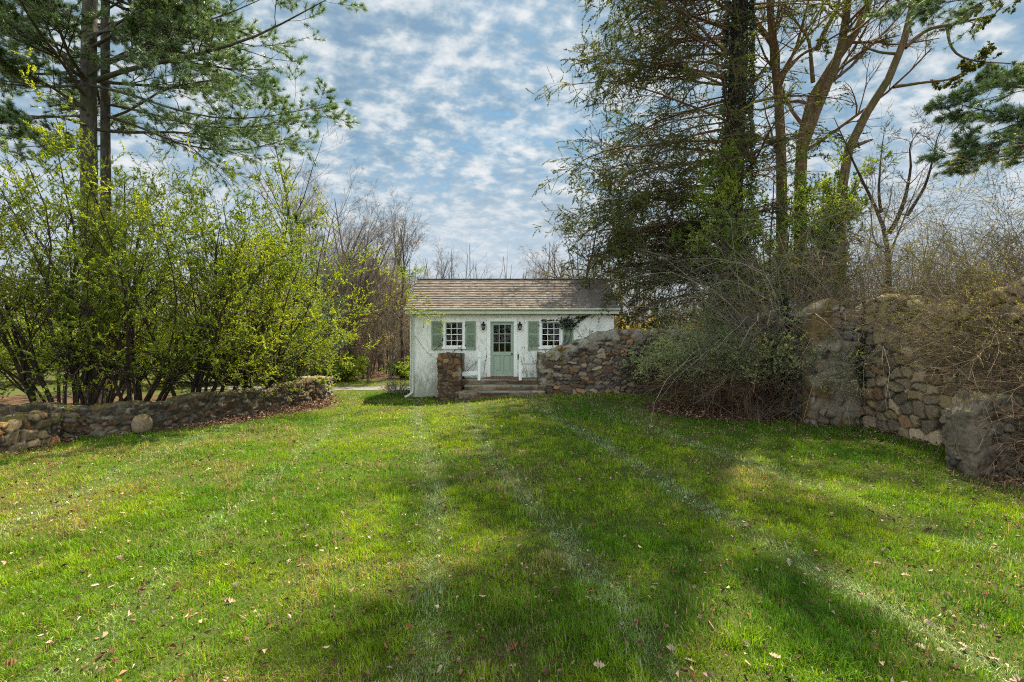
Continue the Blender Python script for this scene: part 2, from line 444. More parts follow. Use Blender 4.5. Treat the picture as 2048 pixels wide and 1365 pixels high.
def mk_ground():
    g = lambda a: np.unique(np.round(a, 4))
    xs = g(np.r_[-900, -500, -300, -200, -140, -100, -70, np.arange(-50, -16, 2), np.arange(-16, -9, 0.25), np.arange(-9, 9.01, 0.1), np.arange(9.25, 16.01, 0.25), np.arange(18, 51, 2), 70, 100, 140, 200, 300, 500, 900])
    ys = g(np.r_[-900, -400, -200, -100, -50, -20, -8, -4, np.arange(-2, 1.9, 0.25), np.arange(2, 19.01, 0.1), np.arange(19.25, 28.01, 0.25), np.arange(30, 62, 2), 80, 100, 130, 200, 350, 600, 1000])
    X, Y = np.meshgrid(xs, ys); Z = gz(X, Y)+(fbm(X*0.5, Y*0.5, 0, 9)-0.5)*0.05*(np.abs(X) < 40)
    V = np.stack([X, Y, Z], -1).reshape(-1, 3)
    nx, ny = len(xs), len(ys)
    i = (np.arange(ny-1)[:, None]*nx+np.arange(nx-1)[None]).ravel()
    Q = np.stack([i, i+1, i+nx+1, i+nx], 1)
    m, nt, out = newmat('lawn_soil')
    v = coords(nt)
    at = N(nt, 'ShaderNodeAttribute', attribute_name='bed')
    n1 = noise(nt, v, 1.2, 5, 0.6); n2 = noise(nt, v, 22, 5, 0.7)
    lawn = mixc(nt, ramp(nt, n1, [(0.4, 0.0), (0.62, 1.0)]), (0.035, 0.065, 0.008), (0.07, 0.075, 0.018))
    lawn = mixc(nt, ramp(nt, n2, [(0.4, 0.0), (0.7, 0.7)]), lawn, (0.035, 0.05, 0.012))
    lit = ramp(nt, n2, [(0.3, (0.022, 0.014, 0.009)), (0.5, (0.075, 0.043, 0.025)), (0.7, (0.17, 0.105, 0.06))])
    c = mixc(nt, at.outputs['Fac'], lawn, lit)
    principled(nt, out, c, 0.95, n2, 0.6, 0.03, 0.1)
    o = quad_mesh('ground', V, Q, m, None, {'bed': bed(V[:, 0], V[:, 1])})
    tag(o, kind='structure')
    # gravel drive crossing behind the wall
    m2 = simple('drive_gravel', (0.13, 0.125, 0.12), 0.9, 0.2, 30)
    xs = np.arange(-14, -3.79, 0.25); ys = np.linspace(20.6, 22.2, 6)
    X, Y = np.meshgrid(xs, ys); Y = Y+0.035*(X+7)**2*0.3
    V = np.stack([X, Y, gz(X, Y)+(fbm(X*0.5, Y*0.5, 0, 9)-0.5)*0.05+0.012], -1).reshape(-1, 3); nx = len(xs)
    i = (np.arange(len(ys)-1)[:, None]*nx+np.arange(nx-1)[None]).ravel()
    tag(quad_mesh('driveway', V, np.stack([i, i+1, i+nx+1, i+nx], 1), m2), kind='structure')
mk_ground()

def ground_z(x, y):
    return gz(x, y)+(fbm(np.asarray(x)*0.5, np.asarray(y)*0.5, 0, 9)-0.5)*0.05

def mk_grass():
    rng = np.random.default_rng(11)
    m, nt, out = newmat('grass_blade')
    at = N(nt, 'ShaderNodeAttribute', attribute_name='col')
    d = N(nt, 'ShaderNodeBsdfDiffuse'); t = N(nt, 'ShaderNodeBsdfTranslucent'); g = N(nt, 'ShaderNodeBsdfGlossy')
    nt.links.new(at.outputs['Color'], d.inputs[0]); nt.links.new(mixc(nt, 1.0, at.outputs['Color'], (1.3, 1.15, 0.4), 'MULTIPLY'), t.inputs[0])
    g.inputs['Roughness'].default_value = 0.4
    m1 = N(nt, 'ShaderNodeMixShader'); m1.inputs[0].default_value = 0.42
    nt.links.new(d.outputs[0], m1.inputs[1]); nt.links.new(t.outputs[0], m1.inputs[2])
    m2 = N(nt, 'ShaderNodeMixShader'); m2.inputs[0].default_value = 0.012
    nt.links.new(m1.outputs[0], m2.inputs[1]); nt.links.new(g.outputs[0], m2.inputs[2]); nt.links.new(m2.outputs[0], out.inputs[0])
    xs = []; ys = []
    for (y0, y1, dens) in ((1.9, 2.6, 900), (2.6, 3.6, 9000), (3.6, 5, 7000), (5, 7, 4200), (7, 10, 2200), (10, 14, 1100), (14, 19, 600), (19, 27, 150)):
        def hw(y): return np.minimum(1.25*y+1.2, 12.5)
        A = (y1-y0)*2*hw(y1); n = int(A*dens)
        x = rng.uniform(-hw(y1), hw(y1), n); y = rng.uniform(y0, y1, n)
        k = np.abs(x) < hw(y); xs.append(x[k]); ys.append(y[k])
    x = np.concatenate(xs); y = np.concatenate(ys)
    # tufts: pull blades a little towards clump centres
    ok = rng.random(len(x)) > bed(x, y)*1.02+0.0
    ok &= ~((x > -3.85) & (x < 3.9) & (y > 17.95) & (y < 22.3))
    ok &= ~((x > -2.7) & (x < 1.2) & (y > 16.7) & (y < 18))
    ok &= ~((y > 20.4) & (y < 22.6) & (x < -3.5))
    dry = fbm(x*0.55, y*0.55, 0, 21, 4); thin = fbm(x*1.6, y*1.6, 0, 31, 3)
    ok &= rng.random(len(x)) > 0.5*sstep(0.56, 0.7, thin)
    x, y, dry, thin = x[ok], y[ok], dry[ok], thin[ok]
    n = len(x)
    st = stripe(x, y); clump = fbm(x*5, y*5, 0, 41, 2); lush = fbm(x*0.8+9, y*0.8, 0, 51, 3)
    tuft = fbm(x*9, y*9, 0, 43, 2)
    h = (0.030+0.040*sstep(0.42, 0.75, clump)+0.030*sstep(0.5, 0.72, tuft)+0.018*sstep(0.5, 0.7, lush))*rng.uniform(0.4, 1.4, n)*(1-0.4*st)
    w = (0.0026+0.00055*y)*rng.uniform(0.7, 1.3, n)
    a = rng.uniform(0, 2*np.pi, n); lean = np.abs(rng.normal(0.55, 0.38, n))+0.55*st
    la = np.where(rng.random(n) < st*0.8, np.pi/2+rng.normal(0, 0.5, n), a)      # rolled flat along the wheel tracks
    u = np.stack([np.cos(a+1.3), np.sin(a+1.3), np.zeros(n)], 1)
    z = ground_z(x, y)-0.004
    P0 = np.stack([x, y, z], 1)
    lv = np.stack([np.cos(la)*np.sin(lean*0.5), np.sin(la)*np.sin(lean*0.5), np.cos(lean*0.5)], 1)
    lv2 = np.stack([np.cos(la)*np.sin(lean*1.3), np.sin(la)*np.sin(lean*1.3), np.cos(lean*1.3)], 1)
    P1 = P0+lv*h[:, None]*0.55; P2 = P1+lv2*h[:, None]*0.5
    W = w[:, None]*0.5
    V = np.stack([P0-u*W, P0+u*W, P1+u*W*0.9, P1-u*W*0.9, P2+u*W*0.2, P2-u*W*0.2], 1)
    b = np.arange(n)*6
    Q = np.concatenate([np.stack([b, b+1, b+2, b+3], 1), np.stack([b+3, b+2, b+4, b+5], 1)])
    r = rng.random(n)[:, None]
    g0 = np.array([0.065, 0.185, 0.010]); g1 = np.array([0.25, 0.35, 0.012]); lu = np.array([0.040, 0.145, 0.012])
    straw = np.array([0.34, 0.26, 0.14]); pale = np.array([0.31, 0.38, 0.20])
    yel = np.clip(sstep(0.38, 0.62, fbm(x*0.35+4, y*0.35, 0, 61, 3))*0.8+0.2*sstep(0.4, 0.6, clump), 0, 1)[:, None]
    c = g0+(g1-g0)*np.clip(0.55*yel+0.45*r, 0, 1)
    c = c+(lu-c)*(sstep(0.5, 0.66, lush)*0.55)[:, None]
    pd = 0.03+0.42*sstep(0.54, 0.68, dry)*(0.4+1.2*vnoise(x*6, y*6, 0, 91))+0.10*sstep(0.5, 0.6, thin)
    k = rng.random(n) < pd
    c[k] = straw*rng.uniform(0.5, 1.2, (k.sum(), 1))
    k = rng.random(n) < st*0.85
    c[k] = pale*rng.uniform(0.7, 1.25, (k.sum(), 1))
    c = c*rng.uniform(0.65, 1.3, (n, 1))*(0.62+0.76*tuft)[:, None]
    o = quad_mesh('grass', V.reshape(-1, 3), Q, m, None, {'col': np.repeat(c, 6, 0)}, smooth=False)
    tag(o, 'mown lawn grass with dry patches and pale mower tracks', 'grass', kind='stuff')
    print('grass blades', n)
mk_grass()

# ------------------------------------------------------------------ fallen leaves
def leaf_outline():
    """lobed oak leaf, length 1, along +x"""
    top = [(0, 0.02), (0.12, 0.05), (0.2, 0.2), (0.28, 0.10), (0.40, 0.34), (0.5, 0.12), (0.64, 0.36), (0.72, 0.14), (0.85, 0.2), (1.0, 0.0)]
    return top+[(x, -y) for x, y in top[-2:0:-1]]+[(0, -0.02)]
OUT = leaf_outline()
m_lf = {}
for nm, a, b in (('tan', (0.25, 0.18, 0.11), (0.43, 0.34, 0.24)), ('russet', (0.15, 0.052, 0.022), (0.27, 0.11, 0.05)), ('brown', (0.07, 0.038, 0.022), (0.15, 0.085, 0.05))):
    mm, nt, out = newmat('dry_leaf_'+nm)
    c = ramp(nt, noise(nt, coords(nt), 40, 3), [(0.3, a), (0.7, b)])
    principled(nt, out, c, 0.7, None, spec=0.2); m_lf[nm] = mm

def leaf_me(seed, mat):
    rr = random.Random(seed); vs = []; cu = rr.uniform(0.3, 0.9); tw = rr.uniform(-0.7, 0.7)
    for x, y in OUT:
        ym = y*rr.uniform(0.8, 1.15)
        vs.append((x-0.5, ym, abs(ym)*cu+0.25*(x-0.5)**2+tw*ym*(x-0.5)))
    n = len(OUT); top = n//2
    fs = []
    for i in range(0, top-0):
        j = n-1-i
        if i+1 < j-1 or i+1 <= j-1: fs.append((i, i+1, j-1, j) if i+1 != j-1 else (i, i+1, j))
    me = bpy.data.meshes.new('fallen_leaf'); me.from_pydata(vs, [], fs); me.update(); me.materials.append(mat)
    return me
LTX = {'tan': 'pale tan dry oak leaf curled on the open lawn', 'russet': 'russet dry oak leaf lying on the open lawn', 'brown': 'dark brown withered oak leaf lying on the open lawn'}
def mk_leaves():
    rng = random.Random(5); protos = [(k, leaf_me(i*3+j, m_lf[k])) for j, k in enumerate(('tan', 'russet', 'brown')) for i in range(4)]
    n = 0; spots = []
    while n < 280:
        y = 2.9+9.5*rng.random()**1.8; x = rng.uniform(-1.1*y, 1.1*y)
        if n > 60 and rng.random() < 0.4:
            a = spots[rng.randrange(60)]; x, y = a[0]+rng.gauss(0, 0.18), a[1]+rng.gauss(0, 0.18)
        if bed(x, y) > 0.1 or abs(x) > 8.0 or y < 2.9: continue
        spots.append((x, y))
        k, me = protos[rng.choice([0, 1, 2, 3, 0, 1, 2, 3, 0, 1, 4, 5, 6, 7, 8, 9, 10, 11])]
        o = link('fallen_leaf', me); s = rng.uniform(0.035, 0.085)*(1.25 if y > 7 else 1)
        o.scale = (s, s, s); o.location = (x, y, float(ground_z(x, y))+rng.uniform(0.014, 0.040))
        o.rotation_euler = (rng.gauss(0, 0.6), rng.gauss(0, 0.5), rng.uniform(0, 6.28))
        tag(o, LTX[k], 'fallen leaf', {'tan': 'pale fallen leaves on the lawn', 'russet': 'russet fallen leaves on the lawn', 'brown': 'brown fallen leaves on the lawn'}[k])
        n += 1
    # litter that nobody could count: along the wall foot, under the shrubs and by the pier
    g = np.random.default_rng(8); n = 110000
    x = g.uniform(-10.5, 11, n); y = 2.6+15.4*g.random(n)**1.3; b = bed(x, y)
    k = g.random(n) < np.where(b > 0.3, b*0.85, 0.14+0.22*sstep(4.0, 7.5, x))
    x, y, b = x[k], y[k], b[k]; m = len(x)
    z = ground_z(x, y)+0.014+g.random(m)*0.045
    d = g.normal(size=(m, 3)); d[:, 2] *= 0.3; d = norm(d)
    V, Q = leaves(g, np.stack([x, y, z], 1), d, np.where(b[:] > 0.3, g.uniform(0.04, 0.095, m), g.uniform(0.018, 0.06, m)), 0.6, 0.25)
    mm, nt, out = newmat('leaf_litter')
    c = ramp(nt, N(nt, 'ShaderNodeAttribute', attribute_name='var').outputs['Fac'], [(0.0, (0.05, 0.024, 0.014)), (0.45, (0.13, 0.06, 0.032)), (0.75, (0.24, 0.14, 0.08)), (1.0, (0.46, 0.36, 0.25))])
    principled(nt, out, c, 0.8, None, spec=0.2)
    o = quad_mesh('leaf_litter', V, Q, mm, None, {'var': np.repeat(g.random(m), 4)}, smooth=False)
    tag(o, 'brown leaf litter along the wall foot and under the shrubs', 'leaf litter', kind='stuff')
mk_leaves()

# ================================================================== STONE WALLS
PAL_WARM = np.array([(0.20, 0.13, 0.075), (0.28, 0.20, 0.13), (0.13, 0.095, 0.065), (0.33, 0.27, 0.20), (0.24, 0.135, 0.075), (0.10, 0.08, 0.06), (0.22, 0.19, 0.15)])
PAL_RED = np.array([(0.16, 0.095, 0.06), (0.12, 0.075, 0.055), (0.25, 0.14, 0.07), (0.20, 0.15, 0.115), (0.09, 0.07, 0.055), (0.30, 0.23, 0.16), (0.15, 0.12, 0.10)])
PAL_GREY = np.array([(0.27, 0.235, 0.19), (0.20, 0.175, 0.15), (0.33, 0.29, 0.235), (0.22, 0.15, 0.105), (0.17, 0.155, 0.14), (0.29, 0.235, 0.16), (0.38, 0.33, 0.26)])

def stone_field(P, cell, seed):
    q = P/np.asarray(cell); b = np.floor(q); best = np.full(len(P), 9.); sec = np.full(len(P), 9.); pid = np.zeros(len(P)); tilt = np.zeros(len(P))
    for dx in (-1, 0, 1):
        for dy in (-1, 0, 1):
            for dz in (-1, 0, 1):
                cx, cy, cz = b[:, 0]+dx, b[:, 1]+dy, b[:, 2]+dz
                s = np.stack([cx+0.12+0.76*_h(cx, cy, cz, seed), cy+0.12+0.76*_h(cx, cy, cz, seed+1), cz+0.12+0.76*_h(cx, cy, cz, seed+2)], 1)
                o = q-s; d = np.abs(o); d = (d**3.2).sum(1)**(1/3.2)
                i = _h(cx, cy, cz, seed+5)
                nb = d < best
                sec = np.where(nb, best, np.minimum(sec, d)); pid = np.where(nb, i, pid)
                tl = (o[:, 0]*(_h(cx, cy, cz, seed+7)-0.5)+o[:, 1]*(_h(cx, cy, cz, seed+8)-0.5)+o[:, 2]*(_h(cx, cy, cz, seed+9)-0.5))*np.max(cell)
                tilt = np.where(nb, tl, tilt); best = np.where(nb, d, best)
    return best, sec, pid, tilt

def m_stone(name, moss=0.5, lichen=0.25):
    m, nt, out = newmat(name)
    at = N(nt, 'ShaderNodeAttribute', attribute_name='col'); v = coords(nt)
    n1 = noise(nt, v, 18, 6, 0.65); n2 = noise(nt, v, 3.2, 5, 0.6); n3 = noise(nt, v, 9, 4, 0.6)
    c = mixc(nt, 1.0, at.outputs['Color'], ramp(nt, n1, [(0.25, 0.55), (0.75, 1.45)]), 'MULTIPLY')
    c = mixc(nt, mth(nt, 'MULTIPLY', ramp(nt, n3, [(0.58, 0.0), (0.68, 1.0)]), lichen), c, (0.34, 0.34, 0.27))
    ge = N(nt, 'ShaderNodeNewGeometry'); sp = N(nt, 'ShaderNodeSeparateXYZ'); nt.links.new(ge.outputs['Normal'], sp.inputs[0])
    up = ramp(nt, mth(nt, 'ADD', sp.outputs[2], mth(nt, 'MULTIPLY_ADD', n2, 1.6, -0.95)), [(0.35, 0.0), (0.75, 1.0)])
    c = mixc(nt, mth(nt, 'MULTIPLY', up, moss), c, mixc(nt, n1, (0.035, 0.045, 0.010), (0.13, 0.11, 0.03)))
    principled(nt, out, c, 0.92, n1, 0.7, 0.02, 0.15); return m
M['stone'] = m_stone('field_stone', 0.75, 0.3)
M['stone_dark'] = m_stone('field_stone_dark', 0.5, 0.18)
M['stone_plaster'] = m_stone('plastered_stone', 0.5, 0.35)

def stone_wall(name, path, thick, top, bottom, mat, label, pal, cell=(0.3, 0.3, 0.2), relief=0.05, res=0.035, seed=1, catg='stone wall', plaster=None, mortar=(0.05, 0.042, 0.033), jag=0.03, group=None):
    """path: 2-D polyline of the wall's middle; top/bottom: functions of the length along it"""
    pts = np.asarray(path, float); seg = np.r_[0, np.cumsum(np.linalg.norm(np.diff(pts, axis=0), axis=1))]; Ln = seg[-1]
    nu = max(int(Ln/res), 4); us = np.linspace(0, Ln, nu)
    cx = np.interp(us, seg, pts[:, 0]); cy = np.interp(us, seg, pts[:, 1])
    if len(pts) > 2:
        k = np.ones(max(int(0.5/res)|1, 3)); k /= k.sum(); w = len(k)//2
        pad = lambda a: np.convolve(np.r_[2*a[0]-a[1:w+1][::-1], a, 2*a[-1]-a[-w-1:-1][::-1]], k, 'valid')
        cx, cy = pad(cx), pad(cy)
    tx = np.gradient(cx, us); ty = np.gradient(cy, us); l = np.hypot(tx, ty); tx /= l; ty /= l
    nx, ny = ty, -tx
    ends = np.linspace(0, 1, max(int(thick/2/res), 3))
    U = np.r_[np.zeros(len(ends)-1, int), np.arange(nu), np.full(len(ends)-1, nu-1)]
    S = np.r_[ends[:-1], np.ones(nu), ends[::-1][1:]]
    E = np.r_[1-ends[:-1], np.zeros(nu), ends[1:]]*np.r_[-np.ones(len(ends)-1), np.zeros(nu), np.ones(len(ends)-1)]
    E = np.sign(E)*np.minimum(np.abs(E)*3, 1)
    T = np.array([top(u) for u in us]); B = np.array([bottom(u) for u in us])
    H = (T-B).max(); nv = max(int(H/res), 4); nt_ = max(int(thick/res), 3)
    vz = np.r_[np.linspace(0, 1, nv), np.ones(nt_-2), np.linspace(1, 0, nv)]
    vo = np.r_[np.ones(nv), np.linspace(1, -1, nt_)[1:-1], -np.ones(nv)]
    dn = np.r_[np.ones(nv), np.linspace(1, -1, nt_)[1:-1]**3, -np.ones(nv)]
    du = np.r_[np.zeros(nv-1), 0.7, np.ones(nt_-2), 0.7, np.zeros(nv-1)]
    off = (vo[None, :]*S[:, None])*thick/2
    Z = B[U][:, None]+(T-B)[U][:, None]*vz[None]
    X = cx[U][:, None]+nx[U][:, None]*off; Y = cy[U][:, None]+ny[U][:, None]*off
    P = np.stack([X, Y, Z], -1).reshape(-1, 3)
    Dx = nx[U][:, None]*dn[None]*S[:, None]+tx[U][:, None]*E[:, None]; Dy = ny[U][:, None]*dn[None]*S[:, None]+ty[U][:, None]*E[:, None]
    Dr = norm(np.stack([Dx, Dy, np.broadcast_to(du[None], Dx.shape)], -1).reshape(-1, 3)+1e-6)
    wob = P+(0.06*np.stack([vnoise(*(P*4).T, s)-0.5 for s in (1, 2, 3)], 1)+0.022*np.stack([vnoise(*(P*13).T, s)-0.5 for s in (4, 5, 6)], 1))*2
    f1, f2, pid, tilt = stone_field(wob, cell, seed)
    e = sstep(0.02, 0.11, f2-f1)
    size = 0.4+0.6*_h(np.floor(pid*997), 0, 0, 3)
    h = relief*(e*size*(1-0.12*f1))+0.42*tilt*e+0.022*(fbm(*(P*9).T, 4, 4)-0.5)+jag*(fbm(*(P*1.6).T, 6, 2)-0.5)*2
    col = pal[(pid*len(pal)*0.9999).astype(int)]*(0.6+0.75*_h(np.floor(pid*7919), 1, 0, 9))[:, None]
    col = np.asarray(mortar)+(col-np.asarray(mortar))*sstep(0.03, 0.14, f2-f1)[:, None]
    if plaster is not None:
        k, pc = plaster(P)
        h = h*(1-k)+k*(relief*0.9+0.075*(fbm(*(P*4).T, 8, 4)-0.5)-0.05*sstep(0.62, 0.7, fbm(*(P*6).T, 9, 2))); pc = np.asarray(pc)*(0.75+0.5*fbm(*(P*2.2).T, 14, 4))[:, None]
        col = col*(1-k[:, None])+pc*k[:, None]
    P = P+Dr*h[:, None]
    nr, ncol = len(U), len(vz)
    i = (np.arange(nr-1)[:, None]*ncol+np.arange(ncol-1)[None]).ravel()
    Q = np.stack([i, i+ncol, i+ncol+1, i+1], 1)
    o = quad_mesh(name, P, Q, mat, None, {'col': col})
    tag(o, label, catg, group); return o

# low boundary wall on the left, its far end pier and the near piece
LW = WALL
stone_wall('low_stone_wall', [(-6.98, 17.2)]+[(x-0.22, y) for x, y in LW[1:5]]+[(-9.0, 10.95), (-9.9, 10.7), (-13.5, 10.4)], 0.46,
           lambda u: 0.70-0.06*sstep(1, 7, u)+0.03*math.sin(u*1.7)+0.04*math.sin(u*4.1), lambda u: -0.1, M['stone_dark'],
           'long low mossy field stone wall curving along the lawn below the leafy shrubs', PAL_WARM*0.5, (0.19, 0.19, 0.12), 0.06, 0.03, 3)
stone_wall('stone_pier', [(-7.2, 18.05), (-7.2, 17.35)], 0.95, lambda u: 0.76, lambda u: -0.1, M['stone_dark'],
           'squat square stone pier ending the low wall near the cottage', PAL_GREY, (0.24, 0.24, 0.16), 0.06, 0.03, 8, 'stone pier')
stone_wall('stone_wall_stub', [(-9.72, 10.05), (-9.75, 9.2), (-9.85, 8.2), (-10.0, 6.6)], 0.62, lambda u: 0.58-0.02*u+0.02*math.sin(u*5), lambda u: -0.1, M['stone'],
           'low stone wall piece with rounded orange stones nearest the camera', PAL_WARM*np.array([0.95, 0.8, 0.62]), (0.26, 0.28, 0.19), 0.09, 0.025, 15)
# the big boulder set in front of the low wall
def boulder():
    rng = np.random.default_rng(2); n1, n2 = 40, 28
    a = np.linspace(0, 2*np.pi, n1, endpoint=False); b = np.linspace(-np.pi/2, np.pi/2, n2)
    A, Bb = np.meshgrid(a, b); D = np.stack([np.cos(A)*np.cos(Bb), np.sin(A)*np.cos(Bb), np.sin(Bb)], -1).reshape(-1, 3)
    D = np.sign(D)*np.abs(D)**0.75
    r = 1+0.35*(fbm(*(D*1.7+3).T, 5, 4)-0.5)
    P = D*r[:, None]*np.array([0.17, 0.21, 0.22])+np.array([-8.45, 11.05, 0.2])
    i = (np.arange(n2-1)[:, None]*n1+np.arange(n1)[None]); j = (np.arange(n2-1)[:, None]*n1+(np.arange(n1)+1)[None] % n1)
    Q = np.stack([i, j, j+n1, i+n1], -1).reshape(-1, 4)
    o = quad_mesh('boulder', P, Q, M['stone'], None, {'col': np.tile([[0.24, 0.17, 0.11]], (len(P), 1))})
    tag(o, 'single big rounded tan boulder set against the low stone wall', 'boulder')
boulder()
# pillar of rough stone beside the steps
def pl_pillar(P):
    k = sstep(0.5, 0.62, fbm(*(P*2.0).T, 44, 3))*sstep(-1.95, -1.8, P[:, 0]); return k*0.8, (0.26, 0.24, 0.2)
stone_wall('stone_pillar', [(-2.17, 17.93), (-2.17, 16.75)], 0.74, lambda u: 1.62, lambda u: 0.0, M['stone_dark'],
           'stout rough stone pillar left of the cottage door steps', PAL_RED*np.array([0.8, 0.68, 0.55]), (0.22, 0.22, 0.14), 0.05, 0.025, 21, 'stone pillar', pl_pillar)
# wall that slopes up to the right in front of the cottage
def slope_top(u):
    x = u+0.93
    return 1.66+0.03*math.sin(x*9)+(0.80*min(max((x-1.15)/2.2, 0), 1))+0.02*math.sin(x*5)
def pl_slope(P):
    x, z = P[:, 0], P[:, 2]; tp = 1.66+0.8*np.clip((x-1.15)/2.2, 0, 1)
    k = np.maximum(sstep(0.42, 0.22, tp-z+(fbm(*(P*2.5).T, 3, 3)-0.5)*0.7), sstep(1.25, 1.1, x+(fbm(*(P*3).T, 4, 3)-0.5)*0.3)*0.8)
    return np.clip(k*sstep(0.30, 0.55, fbm(*(P*4.5).T, 19, 3))*1.1, 0, 0.95), (0.26, 0.235, 0.19)
stone_wall('sloping_stone_wall', [(0.93, 17.15), (7.6, 17.15)], 0.45, slope_top, lambda u: 0.05, M['stone_plaster'],
           'stone wall sloping up to the right in front of the cottage', PAL_RED*0.95, (0.29, 0.29, 0.14), 0.06, 0.03, 31, plaster=pl_slope)
# tall ruined wall on the right with its return and pilaster
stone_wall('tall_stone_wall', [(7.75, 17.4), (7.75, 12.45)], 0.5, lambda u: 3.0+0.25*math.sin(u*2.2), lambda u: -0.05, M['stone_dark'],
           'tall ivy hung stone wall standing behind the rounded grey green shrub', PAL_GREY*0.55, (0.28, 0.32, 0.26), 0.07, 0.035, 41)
def pl_pil(P):
    k = sstep(0.40, 0.52, fbm(*(P*2.1).T, 12, 4)+0.06); q = sstep(0.45, 0.6, fbm(*(P*1.2).T, 23, 3))[:, None]
    return 0.9*k, np.array((0.30, 0.255, 0.195))*(1-q)+np.array((0.15, 0.095, 0.035))*q
stone_wall('plastered_pilaster', [(7.43, 12.15), (8.62, 12.15)], 0.42, lambda u: 3.05+0.12*math.sin(u*5)-0.3*abs(u-0.6), lambda u: -0.05, M['stone_plaster'],
           'crumbling plastered stone pilaster between the ivy and the rubble wall', PAL_GREY, (0.3, 0.3, 0.26), 0.05, 0.03, 47, 'pilaster', pl_pil)
stone_wall('rubble_wall', [(8.92, 12.1), (8.92, 8.0)], 0.5, lambda u: 2.9+0.2*math.sin(u*1.9), lambda u: -0.05, M['stone'],
           'rubble wall of big rounded tan stones behind the arching brown shrub', PAL_GREY*np.array([1.2, 1.03, 0.82]), (0.34, 0.36, 0.25), 0.11, 0.025, 53)
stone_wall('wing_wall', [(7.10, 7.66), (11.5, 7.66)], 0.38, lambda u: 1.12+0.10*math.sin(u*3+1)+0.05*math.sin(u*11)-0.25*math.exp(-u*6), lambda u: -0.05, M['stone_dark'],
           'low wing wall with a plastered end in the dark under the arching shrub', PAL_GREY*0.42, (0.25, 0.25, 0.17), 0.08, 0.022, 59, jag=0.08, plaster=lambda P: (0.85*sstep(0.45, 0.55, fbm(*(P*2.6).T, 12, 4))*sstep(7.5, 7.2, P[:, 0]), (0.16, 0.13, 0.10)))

# ================================================================== COTTAGE
m, nt, out = newmat('white_stucco')
v = coords(nt)
n_f = noise(nt, v, 26, 5, 0.6); n_l = noise(nt, v, 1.1, 5, 0.6); n_s = noise(nt, coords(nt, (2.2, 2.2, 0.9)), 3.5, 7, 0.72, 0.8); n_c = noise(nt, coords(nt, (5, 5, 1.6)), 4, 4, 0.6, 2.5)
c = ramp(nt, n_l, [(0.3, (0.70, 0.70, 0.65)), (0.6, (0.84, 0.83, 0.79))])
sp = N(nt, 'ShaderNodeSeparateXYZ'); nt.links.new(v, sp.inputs[0])
hgt = ramp(nt, sp.outputs[2], [(0.0, 1.0), (0.6, 0.35), (1.0, 0.0)])
alg = ramp(nt, mth(nt, 'ADD', n_s, mth(nt, 'MULTIPLY', hgt, 0.30)), [(0.50, 0.0), (0.72, 0.75)])
c = mixc(nt, alg, c, (0.26, 0.25, 0.17))
c = mixc(nt, ramp(nt, n_c, [(0.492, 0.0), (0.50, 0.14), (0.508, 0.0)]), c, (0.12, 0.12, 0.10))
c = mixc(nt, ramp(nt, n_l, [(0.60, 0.0), (0.72, 0.35)]), c, (0.44, 0.43, 0.37))
principled(nt, out, c, 0.9, n_f, 0.18, 0.01, 0.15); M['stucco'] = m
M['white'] = simple('white_paint', (0.78, 0.78, 0.75), 0.5, 0.07, 14)
M['gutter'] = simple('gutter_paint', (0.55, 0.57, 0.50), 0.45, 0.12, 9)
M['green'] = simple('sage_paint', (0.235, 0.295, 0.21), 0.5, 0.14, 10)
M['door'] = simple('door_paint', (0.305, 0.37, 0.29), 0.45, 0.05, 6)
M['black'] = simple('black_iron', (0.012, 0.012, 0.012), 0.45, 0.2, 20)
M['brass'] = simple('dark_knob', (0.03, 0.025, 0.02), 0.3, 0.2, 20)
M['room'] = simple('room_plaster', (0.20, 0.16, 0.10), 0.9, 0.15, 3)
M['brick'] = simple('worn_brick', (0.17, 0.085, 0.055), 0.9, 0.35, 7, 0.1, 0.5)
m, nt, out = newmat('window_glass')
g1 = N(nt, 'ShaderNodeBsdfGlossy'); g1.inputs['Roughness'].default_value = 0.03
tr = N(nt, 'ShaderNodeBsdfTransparent'); tr.inputs[0].default_value = (0.8, 0.82, 0.8, 1)
fr = N(nt, 'ShaderNodeFresnel'); fr.inputs[0].default_value = 1.3
mx = N(nt, 'ShaderNodeMixShader'); nt.links.new(fr.outputs[0], mx.inputs[0]); nt.links.new(tr.outputs[0], mx.inputs[1]); nt.links.new(g1.outputs[0], mx.inputs[2]); nt.links.new(mx.outputs[0], out.inputs[0])
M['glass'] = m
HX0, HX1, HY0, HY1, HT = -3.80, 3.80, 18.0, 22.2, 3.2
house = thing('cottage', 'small white stucco cottage with brown shingle roof and sage green shutters', 'house', (0, 18, 0))

